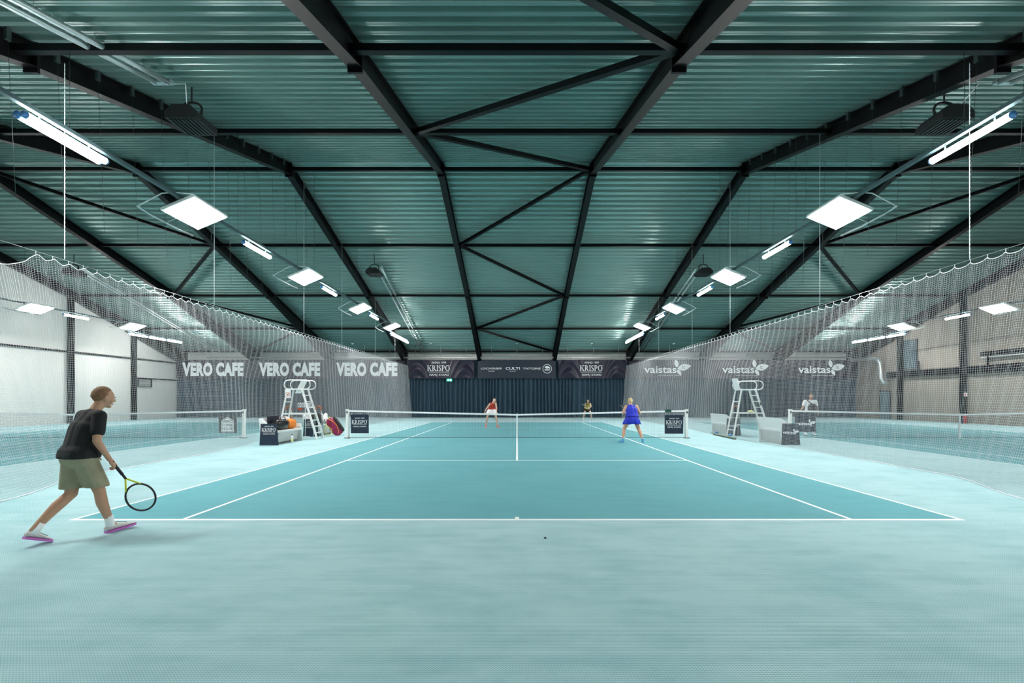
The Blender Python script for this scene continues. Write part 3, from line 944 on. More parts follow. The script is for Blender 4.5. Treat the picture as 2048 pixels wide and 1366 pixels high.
# ---------------------------------------------------------------- benches, umpire chairs, bags
M_BENCHW = mat('white_moulded_plastic', (0.76, 0.77, 0.76), 0.45)
M_BENCHG = mat('grey_moulded_plastic', (0.50, 0.51, 0.50), 0.5)
def bench(x, y, L, label, cover, cover_label):
    """back along x = 0, seat towards +x, length along +y"""
    g = empty('player_bench', label, 'bench', (x, y, 0), group='white moulded benches at the net')
    W = 0.57
    side = [(0.03, 0), (W, 0), (W - 0.06, 0.62), (0.30, 0.62), (0.0, 0.86), (-0.04, 0.86)]
    for nm, a in (('near', 0.0), ('far', L - 0.05)):
        b = MB(); b.prism(side, a, a + 0.05, 'y'); b.build('side_panel', M_BENCHW, g)
    b = MB(); b.prism([(0.02, 0.48), (W - 0.03, 0.44), (W - 0.03, 0.39), (0.02, 0.42)], 0.05, L - 0.05, 'y'); b.build('seat', M_BENCHW, g)
    b = MB(); b.prism([(0.03, 0.50), (0.06, 0.50), (-0.01, 0.86), (-0.05, 0.86)], 0.05, L - 0.05, 'y'); b.build('backrest', M_BENCHW, g)
    b = MB(); b.prism([(0.10, 0), (0.14, 0), (0.12, 0.42), (0.08, 0.42)], 0.05, L - 0.05, 'y')
    b.build('rear_apron', M_BENCHG, g)
    b = MB(); b.prism([(W - 0.20, 0.06), (W - 0.16, 0.06), (W - 0.12, 0.40), (W - 0.16, 0.40)], 0.30, L - 0.1, 'y')
    b.build('front_apron', M_BENCHG, g)
    b = MB(); b.box((-0.10, L * 0.65, 0.03), (0.22, 0.10, 0.06)); b.build('stabiliser_foot', M_GALV, g)
    c = MB(); c.prism([(-0.01, 0.0), (W + 0.03, 0.0), (W - 0.03, 0.69), (0.03, 0.69)], -0.018, -0.002, 'y')
    co = c.build('end_cover', M_NAVY, g)
    co['label'] = cover_label
    c = MB()
    if cover == 'krispo':
        krispo(c, W / 2 + 0.01, 0.44, 0.46, -0.021)
    else:
        vaistas(c, W / 2 + 0.01, 0.42, 0.52, -0.021, 0, 1)
    c.build('lettering', [M_PRINT, M_NAVY], co)
    return g
bench(-8.24, 14.88, 1.75, 'white bench with KRISPO end cover, holding a black bag, nearest on the left', 'krispo', 'navy KRISPO cover')
bench(-8.40, 18.25, 1.75, 'white bench with KRISPO end cover behind the left umpire chair ladder', 'krispo', 'navy KRISPO cover')
bench(8.55, 15.0, 1.45, 'white bench turned away, nearest on the right, with vaistas end cover', 'vaistas', 'navy vaistas cover')
bench(8.50, 18.85, 1.45, 'white bench turned away behind the right umpire chair', 'vaistas', 'navy vaistas cover')

def umpire_chair(x, y, label, back):
    g = empty('umpire_chair', label, 'umpire chair', (x, y, 0), group='tall white umpire chairs')
    Wd = 0.58
    B, T = 1.46, 0.90          # ladder foot and top along x
    for yy, ty in ((0, 0.05), (Wd, Wd - 0.05)):
        b = MB(); b.beam((0, yy, 0), (0.34, ty, 1.84), 0.045, 0.045); b.build('leg', M_WHITE, g)
        b = MB(); b.beam((B, yy, 0), (T - 0.02, ty, 1.84), 0.05, 0.06); b.build('ladder_rail', M_WHITE, g)
        b = MB(); b.beam((0.175, yy, 0.94), (1.17, yy, 0.94), 0.035, 0.045); b.build('cross_bar', M_WHITE, g)
        # armrest loop
        pts = []
        x0, x1, z0, r = 0.22, 1.18, 2.015, 0.165
        for i in range(13):
            a = PI / 2 + PI * i / 12
            pts.append((x0 + r + r * math.cos(a), ty, z0 + r * math.sin(a)))
        for i in range(13):
            a = -PI / 2 + PI * i / 12
            pts.append((x1 - r + r * math.cos(a), ty, z0 + r * math.sin(a)))
        b = MB(); b.tube(pts, 0.018, 8, closed=True); b.build('armrest_loop', M_WHITE, g)
    def at(xa, za, xb, zb, z):
        return xa + (xb - xa) * (z - za) / (zb - za)
    for z in (0.24, 0.47, 0.70, 0.93, 1.16, 1.39, 1.62):
        xx = at(B, 0, T - 0.02, 1.84, z)
        b = MB(); b.box((xx, Wd / 2, z), (0.075, Wd - 0.02, 0.03)); b.build('rung', M_WHITE, g)
    for z in (0.28, 1.38):
        xx = at(0, 0, 0.34, 1.84, z)
        b = MB(); b.box((xx, Wd / 2, z), (0.03, Wd - 0.02, 0.035)); b.build('rear_rail', M_WHITE, g)
    b = MB(); b.box((0.62, Wd / 2, 1.84), (0.62, Wd - 0.08, 0.035)); b.build('seat', M_WHITE, g)
    b = MB()
    (xa, za), (xb, zb) = back
    b.beam((xa, Wd / 2, za), (xb, Wd / 2, zb), Wd * 0.72, 0.03, up=(1, 0, 0))
    b.build('backrest', M_WHITE, g)
    return g
ch = umpire_chair(-8.78, 17.0, 'tall white umpire chair left of the court with a no entry notice', ((0.62, 1.70), (0.86, 2.17)))
b = MB()
b.box((0.29 + 0.08, 0.03, 1.68), (0.21, 0.01, 0.32), 0)
for i in range(24):
    a, a_ = 2 * PI * i / 24, 2 * PI * (i + 1) / 24
    b.poly([(0.37 + 0.085 * math.cos(a), 1.65 + 0.085 * math.sin(a)), (0.37 + 0.085 * math.cos(a_), 1.65 + 0.085 * math.sin(a_)), (0.37 + 0.07 * math.cos(a_), 1.65 + 0.07 * math.sin(a_)), (0.37 + 0.07 * math.cos(a), 1.65 + 0.07 * math.sin(a))], (0, 0.024, 0), 0.001, 1)
b.poly([(0.315, 1.605), (0.327, 1.593), (0.425, 1.695), (0.413, 1.707)], (0, 0.024, 0), 0.0015, 1)
b.poly([(0.345, 1.62), (0.40, 1.62), (0.385, 1.66), (0.36, 1.685), (0.35, 1.66)], (0, 0.024, 0), 0.0008, 2)
n_ = b.build('notice', [M_PRINT, mat('sign_red', (0.6, 0.06, 0.02), 0.5), M_DGREY], ch)
n_['label'] = 'white notice with a red prohibition ring'
ch = umpire_chair(8.32, 17.85, 'tall white umpire chair right of the court, backrest on its left', ((0.30, 1.85), (0.18, 2.28)))
b = MB(); b.box((1.05, 0.0, 1.30), (0.05, 0.03, 0.13)); b.build('clip_pad', M_BLACK, ch)

# bags and small things on the left bench
def lump(b, c, r, mi=0, p=0.6, rot=None, n=20, m=12, noise=0.0, seed=0):
    rnd = random.Random(seed)
    ph = [rnd.random() * 6 for _ in range(4)]
    def fn(d):
        v = Vector([math.copysign(abs(q) ** p, q) for q in d])
        k_ = 1 + noise * (math.sin(7 * d.x + ph[0]) * math.sin(6 * d.z + ph[1]) + 0.6 * math.sin(11 * d.y + ph[2] + 4 * d.x))
        return v * k_
    b.ell(c, r, n, m, mi, rot, fn)
e = empty('sports_bag', 'shiny black sports bag lying on the nearest left bench', 'bag', (-7.93, 15.55, 0.47))
b = MB(); lump(b, (0, 0, 0.17), (0.17, 0.40, 0.17), p=0.62, noise=0.05, seed=3); b.build('body', mat('shiny_black_nylon', (0.008, 0.008, 0.009), 0.25, bump=0.4, bscale=12), e)
b = MB()
for yy in (-0.15, 0.15):
    b.tube([(-0.12, yy, 0.30), (-0.06, yy, 0.40), (0.06, yy, 0.40), (0.12, yy, 0.30)], 0.014, 6)
b.build('handles', M_BLACK, e)
b = MB(); b.tube([(0, -0.36, 0.31), (0, 0, 0.345), (0, 0.36, 0.31)], 0.008, 5); b.build('zip', M_DGREY, e)
e = empty('orange_bag', 'orange cloth bag beside the black sports bag', 'bag', (-7.93, 16.2, 0.46))
b = MB(); lump(b, (0, 0, 0.16), (0.17, 0.22, 0.17), p=0.7, noise=0.10, seed=5); b.build('body', mat('orange_nylon', (0.80, 0.22, 0.02), 0.45, bump=0.5, bscale=10), e)
b = MB(); b.tube([(0.02, -0.10, 0.28), (0.06, 0.0, 0.40), (0.02, 0.10, 0.28)], 0.012, 6); b.build('strap', mat('dark_orange', (0.4, 0.08, 0.01), 0.6), e)
b = MB(); drape(b, 0, 0.75, 0.0, 0.39, 0, 0.02, 61, nx=24, nz=8)
vs_ = b.v
b.v = [(-0.02 - 0.02 * math.sin(v[0] * 9) + (v[2] - 0.5) * -0.02, v[0], v[2]) for v in vs_]
b.v += [(v[0] - 0.015, v[1], v[2]) for v in b.v]
n0 = len(vs_)
b.f += [tuple(i + n0 for i in reversed(f)) for f in b.f]; b.mi += b.mi; b.sm += b.sm
tag(b.build('navy_jacket', mat('navy_jacket_cloth', (0.02, 0.022, 0.045), 0.7), loc=(-8.13, 15.15, 0.52)), 'navy cloth spread over the backrest of the nearest left bench', 'jacket')
e = empty('water_bottle', 'white water bottle with yellow band under the nearest left bench', 'bottle', (-7.56, 15.6, 0))
b = MB(); b.tube([(0, 0, 0), (0, 0, 0.22), (0, 0, 0.26)], [0.036, 0.036, 0.02], 12); b.build('body', M_WHITE, e)
b = MB(); b.tube([(0, 0, 0.26), (0, 0, 0.30)], 0.02, 10); b.build('cap', M_DGREY, e)
b = MB(); b.tube([(0, 0, 0.08), (0, 0, 0.13)], 0.038, 12); b.build('band', mat('yellow_band', (0.75, 0.68, 0.08), 0.5), e)

e = empty('backpack', 'dark grey backpack on the bench behind the left ladder', 'bag', (-8.12, 18.75, 0.47))
b = MB(); lump(b, (0, 0, 0.24), (0.16, 0.24, 0.25), p=0.65, noise=0.05, seed=8); b.build('body', mat('dark_grey_nylon', (0.022, 0.022, 0.026), 0.6), e)
b = MB(); lump(b, (0.13, 0, 0.16), (0.06, 0.17, 0.13), p=0.6); b.build('pocket', MATS['dark_grey_nylon'], e)
b = MB(); b.tube([(0, -0.05, 0.47), (0, 0, 0.54), (0, 0.05, 0.47)], 0.012, 6); b.build('top_loop', M_BLACK, e)
b = MB(); lump(b, (0, 0, 0.13), (0.14, 0.20, 0.14), p=0.8, noise=0.16, seed=11)
lump(b, (0.02, 0.22, 0.22), (0.08, 0.1, 0.2), p=0.9, noise=0.12, seed=12)
tag(b.build('towel', mat('white_towelling', (0.85, 0.86, 0.82), 0.9), loc=(-8.05, 19.25, 0.47)), 'crumpled white towel on the bench behind the left ladder', 'towel')
e = empty('racket_bag', 'magenta and black racket bag leaning beside the far left bench', 'bag', (-7.42, 18.9, 0))
Rb = Euler((0, math.radians(-34), math.radians(10))).to_matrix()
b = MB(); lump(b, (0, 0, 0.36), (0.22, 0.17, 0.40), p=0.7, noise=0.04, seed=14, rot=Rb); b.build('body', mat('magenta_nylon', (0.30, 0.012, 0.075), 0.45, noise=1.0, nscale=7), e)
b = MB(); lump(b, Rb @ Vector((0.19, -0.02, 0.0)) + Vector((0, 0, 0.36)), (0.06, 0.155, 0.36), p=0.62, rot=Rb); b.build('black_side', M_BLACK, e)
b = MB()
pp = [Rb @ Vector((-0.02 + 0.13 * math.sin(t * PI), -0.185 + 0.04 * abs(t - 0.5), -0.36 + 0.72 * t)) + Vector((0, 0, 0.38)) for t in [i / 10 for i in range(11)]]
b.tube(pp, 0.012, 6); b.build('zip', mat('orange_zip', (0.75, 0.30, 0.03), 0.5), e)
b = MB(); b.tube([Rb @ Vector((0, 0.02, 0.38)) + Vector((0, 0, 0.36)), Rb @ Vector((0, 0.02, 0.47)) + Vector((0, 0, 0.36)), Rb @ Vector((0.1, 0.02, 0.36)) + Vector((0, 0, 0.36))], 0.014, 6); b.build('handle', MATS['yellow_band'], e)

def racket(name, label, p_butt, p_tip, normal, frame_m, grip_m, throat_m=None):
    """tennis racket from butt to tip, strings facing 'normal'"""
    p0, p1 = Vector(p_butt), Vector(p_tip)
    d = (p1 - p0).normalized()
    nrm = Vector(normal); nrm = (nrm - d * nrm.dot(d)).normalized()
    s_ = d.cross(nrm)
    g = empty(name, label, 'racket', p0)
    R = Matrix((s_, nrm, d)).transposed()
    def W(x, y, z):
        return R @ Vector((x, y, z))
    b = MB(); b.tube([W(0, 0, 0), W(0, 0, 0.18)], 0.0165, 8); b.tube([W(0, 0, -0.005), W(0, 0, 0.012)], 0.02, 8); b.build('grip', grip_m, g)
    cz, rx, rz = 0.515, 0.128, 0.170
    loop = [W(rx * math.cos(a), 0, cz + rz * math.sin(a)) for a in [2 * PI * i / 28 for i in range(28)]]
    b = MB(); b.tube(loop, 0.0105, 8, closed=True)
    b.tube([W(0, 0, 0.18), W(0, 0, 0.24)], 0.013, 8)
    b.build('frame', frame_m, g)
    b = MB()
    for q in (-1, 1):
        b.tube([W(0, 0, 0.235), W(q * 0.035, 0, 0.30), W(q * 0.075, 0, 0.375)], 0.0095, 8)
    b.build('throat', throat_m or frame_m, g)
    b = MB()
    for i in range(-6, 7):
        x = i * 0.0175
        h = rz * math.sqrt(max(0, 1 - (x / rx) ** 2))
        b.tube([W(x, 0, cz - h), W(x, 0, cz + h)], 0.0008, 3)
    for i in range(-8, 9):
        z = i * 0.0185
        h = rx * math.sqrt(max(0, 1 - (z / rz) ** 2))
        b.tube([W(-h, 0, cz + z), W(h, 0, cz + z)], 0.0008, 3)
    b.build('strings', mat('string_grey', (0.55, 0.56, 0.55), 0.5), g)
    return g
M_LIME = mat('lime_yellow_frame', (0.62, 0.68, 0.06), 0.4)
racket('tennis_racket', 'lime yellow racket standing head down by the magenta bag', (-7.70, 18.55, 0.66), (-7.40, 18.36, 0.02), (0.5, -0.8, 0), M_LIME, M_BLACK)

def hopper(x, y, label, full=False):
    g = empty('ball_hopper', label, 'ball basket', (x, y, 0), group='dark ball hoppers with orange handles')
    b = MB()
    for i in range(6):
        z = 0.50 + i * 0.07
        b.tube([(q[0] * 0.13, q[1] * 0.11, z) for q in ((-1, -1), (1, -1), (1, 1), (-1, 1))], 0.006, 5, closed=True)
    for q in [(-1, -1), (0, -1), (1, -1), (1, 0), (1, 1), (0, 1), (-1, 1), (-1, 0)]:
        b.tube([(q[0] * 0.13, q[1] * 0.11, 0.49), (q[0] * 0.13, q[1] * 0.11, 0.87)], 0.005, 5)
    b.box((0, 0, 0.49), (0.25, 0.21, 0.012))
    b.build('basket', M_BLACK, g)
    for q in (-1, 1):
        for w in (-1, 1):
            b = MB(); b.tube([(q * 0.15, w * 0.13, 0.0), (q * 0.13, w * 0.04, 0.85), (q * 0.09, 0, 1.08)], 0.008, 6); b.build('leg', M_GALV, g)
    b = MB(); b.tube([(-0.095, 0, 1.05)] + [(-0.09 * math.cos(PI * i / 8), 0, 1.12 + 0.09 * math.sin(PI * i / 8)) for i in range(9)] + [(0.095, 0, 1.05)], 0.020, 8)
    b.build('handle', mat('orange_red_handle', (0.50, 0.11, 0.03), 0.5), g)
hopper(-8.78, 17.85, 'ball hopper with orange handle behind the left umpire chair')
hopper(-7.70, 18.0, 'ball hopper with orange handle right of the left ladder')
hopper(8.75, 18.57, 'ball hopper with orange handle between the right chair legs')
for x, y, l in ((1.0 * 5.0 - 0.15, 36.6, 'yellow tennis ball at the foot of the centre curtain'), ):
    b = MB(); b.ell((0, 0, 0.034), (0.034,) * 3, 14, 8); tag(b.build('tennis_ball', mat('ball_yellow', (0.60, 0.70, 0.08), 0.8), loc=(x, y, 0)), l, 'ball')
b = MB(); lump(b, (0, 0, 0.04), (0.11, 0.09, 0.045), p=0.9, noise=0.1)
tag(b.build('yellow_cap', mat('pale_yellow_cloth', (0.75, 0.72, 0.30), 0.8), loc=(8.32 + 0.67, 17.85, 0.963)), 'pale yellow cap on the cross bar of the right umpire chair', 'cap')
e = empty('court_brush', 'long pole brush with blue ends lying by the right umpire chair', 'brush', (8.02, 18.0, 0))
b = MB(); b.beam((0.10, 1.15, 0.07), (-0.06, -1.1, 0.07), 0.10, 0.05); b.build('board', mat('pale_green_board', (0.30, 0.36, 0.33), 0.6), e)
b = MB(); b.beam((0.10, 1.12, 0.025), (-0.06, -1.07, 0.025), 0.07, 0.05); b.build('bristles', mat('brown_bristles', (0.12, 0.10, 0.07), 0.9), e)
for yy, xx in ((0.95, 0.086), (-0.5, -0.018)):
    b = MB(); b.tube([(xx, yy, 0.13), (xx, yy - 0.22, 0.13)], 0.035, 8); b.build('blue_clamp', mat('blue_plastic', (0.08, 0.25, 0.5), 0.5), e)
e = empty('scoreboard', 'small white flip scoreboard on a pole behind the left ladder', 'scoreboard', (-8.22, 18.02, 0))
b = MB(); b.tube([(0, 0, 0.02), (0, 0, 1.16)], 0.018, 8); b.tube([(0, 0, 0), (0, 0, 0.03)], 0.16, 14); b.build('pole', M_GALV, e)
b = MB(); b.box((0, 0, 1.25), (0.60, 0.03, 0.20)); b.build('board', M_DGREY, e)
for i, x in enumerate((-0.22, -0.075, 0.075, 0.22)):
    b = MB(); b.box((x, -0.02, 1.25), (0.13, 0.008, 0.18), 0); b.text('0', (x, -0.026, 1.19), 0.12, mi=1, off=0.02)
    b.build('number_card', [M_PRINT, M_DGREY], e)
b = MB(); b.box((-0.2, -0.02, 1.09), (0.18, 0.01, 0.08)); b.build('red_card', MATS['sign_red'], e)

# ---------------------------------------------------------------- people
def skin(name, c):
    m = mat(name, c, 0.55)
    m.node_tree.nodes['Principled BSDF'].inputs['Subsurface Weight'].default_value = 0.08
    m.node_tree.nodes['Principled BSDF'].inputs['Subsurface Radius'].default_value = (0.02, 0.01, 0.005)
    return m
def capsule(b, p0, p1, r0, r1, n=14):
    """tapered limb with round ends"""
    p0, p1 = Vector(p0), Vector(p1)
    d = p1 - p0
    L = d.length
    d = d / L if L > 1e-6 else Vector((0, 0, 1))
    pts, rs = [], []
    for i in range(5):
        a = PI / 2 * i / 4
        pts.append(p0 - d * r0 * math.cos(a) * 0.98); rs.append(max(0.001, r0 * math.sin(a)))
    for i in range(1, 6):
        t = i / 6
        pts.append(p0.lerp(p1, t)); rs.append(r0 + (r1 - r0) * t)
    for i in range(5):
        a = PI / 2 * i / 4
        pts.append(p1 + d * r1 * math.sin(a) * 0.98); rs.append(max(0.001, r1 * math.cos(a)))
    b.tube(pts, rs, n)
def remeshed(b, name, mats, parent, voxel, smooth=6, cuts=()):
    """fuse overlapping pieces in to one continuous smooth surface; cuts: (point, normal) keep the side the normal points from"""
    tmp = b.build('tmp_fuse', mats if isinstance(mats, list) else [mats])
    m = tmp.modifiers.new('r', 'REMESH'); m.mode = 'VOXEL'; m.voxel_size = voxel; m.use_smooth_shade = True
    m = tmp.modifiers.new('s', 'SMOOTH'); m.factor = 0.5; m.iterations = smooth
    bpy.context.view_layer.update()
    dg = bpy.context.evaluated_depsgraph_get()
    me = bpy.data.meshes.new_from_object(tmp.evaluated_get(dg))
    bpy.data.objects.remove(tmp)
    if cuts:
        bm = bmesh.new(); bm.from_mesh(me)
        for co, no in cuts:
            bmesh.ops.bisect_plane(bm, geom=bm.verts[:] + bm.edges[:] + bm.faces[:], plane_co=co, plane_no=no, clear_outer=True)
        bm.to_mesh(me); bm.free()
    me.name = name
    me.materials.clear()
    for q in (mats if isinstance(mats, list) else [mats]):
        me.materials.append(q)
    for p in me.polygons:
        p.use_smooth = True
        p.material_index = 0
    o = bpy.data.objects.new(name, me)
    COL.objects.link(o)
    o.parent = parent
    return o
def append_mb(o, b, mats=()):
    """add more pieces to an existing mesh object, with extra material slots"""
    me = o.data
    base = len(me.materials)
    for m in mats:
        me.materials.append(m)
    bm = bmesh.new(); bm.from_mesh(me)
    vs = [bm.verts.new(v) for v in b.v]
    for f, mi, sm in zip(b.f, b.mi, b.sm):
        try:
            fc = bm.faces.new([vs[i] for i in f])
            fc.material_index = mi
            fc.smooth = sm
        except ValueError:
            pass
    bm.to_mesh(me); bm.free()
def hand(b, w, d, thumb, curl, grip=0.0, s=1.0):
    """w wrist, d direction of the palm, thumb sideways direction, curl direction the fingers bend to"""
    w, d, t, c = Vector(w), Vector(d).normalized(), Vector(thumb), Vector(curl)
    t = (t - d * t.dot(d)).normalized()
    c = (c - d * c.dot(d) - t * c.dot(t)).normalized()
    R = Matrix((t, c, d)).transposed()
    b.ell(w + d * 0.045 * s, (0.040 * s, 0.017 * s, 0.056 * s), 12, 8, 0, R)
    for i, (off, ln) in enumerate(((0.030, 0.074), (0.010, 0.082), (-0.010, 0.076), (-0.029, 0.060))):
        p = w + d * 0.085 * s + t * off * s
        a = 0.25 + grip * 0.9
        pts = [p - d * 0.015 * s, p]
        rs = [0.0095 * s, 0.0095 * s]
        ang = a * 0.6
        for j, f in enumerate((0.42, 0.32, 0.26)):
            p = p + (d * math.cos(ang) + c * math.sin(ang)) * ln * f * s
            ang += a
            pts.append(p); rs.append((0.0088 - 0.001 * j) * s)
        b.tube(pts, rs, 8)
    p = w + d * 0.022 * s + t * 0.032 * s
    q = p + (t * 0.75 + d * 0.7 + c * 0.3 * (1 + grip)).normalized() * 0.036 * s
    r = q + (t * (0.25 - grip * 0.3) + d * 0.8 + c * (0.35 + grip * 0.7)).normalized() * 0.032 * s
    b.tube([p - t * 0.012 * s, p, q, r], [0.012 * s, 0.0125 * s, 0.0105 * s, 0.008 * s], 8)
def head(b, hb, c, face, up, k=1.0, hair=None, longhair=0.0, bun=False, ponytail=False):
    """b: body pieces, c: centre of the skull; returns face detail pieces"""
    c, f, u = Vector(c), Vector(face).normalized(), Vector(up).normalized()
    f = (f - u * f.dot(u)).normalized()
    s_ = f.cross(u)
    R = Matrix((s_, f, u)).transposed()
    def W(x, y, z):
        return c + R @ Vector((x, y, z)) * k
    def fn(d):
        v = Vector(d)
        if v.z < 0:
            v.x *= 1 - 0.30 * (-v.z) ** 1.2
            if v.y > 0:
                v.y *= 1 - 0.10 * (-v.z)
            else:
                v.y *= 1 - 0.35 * (-v.z)
        return v
    b.ell(c, (0.074 * k, 0.093 * k, 0.113 * k), 20, 16, 0, R, fn)
    b.ell(W(0, 0.058, -0.085), (0.028 * k, 0.028 * k, 0.022 * k), 10, 8, 0, R)      # chin
    b.tube([W(0, 0.088, 0.018), W(0, 0.104, -0.014), W(0, 0.094, -0.030)], [0.008 * k, 0.014 * k, 0.010 * k], 8)    # nose
    for q in (-1, 1):
        b.ell(W(q * 0.076, -0.004, -0.010), (0.009 * k, 0.019 * k, 0.030 * k), 10, 8, 0, R)     # ears
        b.ell(W(q * 0.045, 0.062, -0.028), (0.022 * k, 0.022 * k, 0.024 * k), 8, 6, 0, R)       # cheeks
    det = MB()
    for q in (-1, 1):
        det.ell(W(q * 0.031, 0.083, 0.004), (0.012 * k, 0.007 * k, 0.007 * k), 10, 8, 1, R)
        det.ell(W(q * 0.031, 0.088, 0.004), (0.0055 * k, 0.003 * k, 0.006 * k), 8, 6, 2, R)
        det.tube([W(q * 0.014, 0.093, 0.022), W(q * 0.032, 0.093, 0.027), W(q * 0.050, 0.082, 0.021)], 0.0035 * k, 5, 2)
    det.tube([W(-0.024, 0.082, -0.054), W(-0.010, 0.090, -0.053), (W(0, 0.091, -0.055)), W(0.010, 0.090, -0.053), W(0.024, 0.082, -0.054)], [0.003 * k, 0.006 * k, 0.006 * k, 0.006 * k, 0.003 * k], 6, 3)
    # hair
    def fh(d):
        v = Vector(d)
        if v.y > 0.25 and v.z < 0.62:
            v *= 0.86
        if v.z < -0.25:
            v.x *= 0.86; v.z *= 0.75; v.y *= 0.9
        return v
    hb.ell(W(0, -0.020, 0.016), (0.088 * k, 0.098 * k, 0.116 * k), 20, 16, 0, R, fh)
    if longhair:
        for q in (-1, 1):
            hb.tube([W(q * 0.06, 0.01, 0.06), W(q * 0.083, 0.012, -0.03), W(q * 0.085, 0.025, -0.12), W(q * 0.07, 0.05, -0.12 - longhair * 0.6), W(q * 0.055, 0.06, -0.13 - longhair)], [0.025, 0.030, 0.034, 0.03, 0.012], 10)
        hb.tube([W(0, -0.06, 0.05), W(0, -0.10, -0.06), W(0, -0.09, -0.12 - longhair * 0.7)], [0.05, 0.06, 0.03], 10)
    if bun:
        hb.ell(W(0, -0.115, -0.005), (0.040 * k, 0.036 * k, 0.040 * k), 12, 8, 0, R)
    if ponytail:
        hb.tube([W(0, -0.10, 0.04), W(0, -0.15, 0.0), W(0, -0.145, -0.10), W(0, -0.12, -0.19)], [0.02, 0.03, 0.026, 0.008], 10)
    return det
M_EYE = mat('eye_white', (0.8, 0.8, 0.78), 0.3)
M_IRIS = mat('eye_dark', (0.03, 0.02, 0.015), 0.3)
M_LIPS = mat('lips', (0.45, 0.14, 0.12), 0.5)
def shoe(b, heel, toe, h, k=1.0):
    """b uses slot 0 for upper and 1 for sole"""
    heel, toe = Vector(heel), Vector(toe)
    d = (toe - heel)
    L = d.length
    d.normalize()
    up = Vector((0, 0, 1))
    s_ = d.cross(up).normalized()
    u = s_.cross(d).normalized()
    prof = [(-0.02, 0.030, 0.075), (0.10, 0.036, 0.088), (0.28, 0.036, 0.090), (0.45, 0.038, 0.072), (0.62, 0.044, 0.056), (0.82, 0.044, 0.044), (0.95, 0.034, 0.036), (1.01, 0.014, 0.026)]
    vs, n = [], 10
    for t, w, hh in prof:
        for j in range(n):
            a = 2 * PI * j / n
            z = 0.022 + (hh - 0.022) * (0.5 + 0.5 * math.sin(a))
            x = w * math.cos(a) * (1.0 if math.sin(a) < 0.3 else 0.78)
            vs.append(heel + d * t * L + s_ * x * k + u * z * k)
    fs = []
    m = len(prof)
    for i in range(m - 1):
        for j in range(n):
            fs.append((i * n + j, i * n + (j + 1) % n, (i + 1) * n + (j + 1) % n, (i + 1) * n + j))
    fs.append(tuple(range(n))); fs.append(tuple((m - 1) * n + j for j in range(n)))
    b.add(vs, fs, 0, True)
    o = []
    for t, w in ((-0.03, 0.026), (0.12, 0.040), (0.4, 0.040), (0.65, 0.049), (0.85, 0.047), (0.98, 0.034), (1.03, 0.012)):
        o.append((t, w))
    ring = [(t, w) for t, w in o] + [(t, -w) for t, w in o[::-1]]
    bot = [heel + d * t * L + s_ * w * k for t, w in ring]
    top = [p + u * 0.024 * k for p in bot]
    q = len(ring)
    b.add(bot + top, [tuple(range(q)), tuple(range(2 * q - 1, q - 1, -1))] + [(i, (i + 1) % q, q + (i + 1) % q, q + i) for i in range(q)], 1)

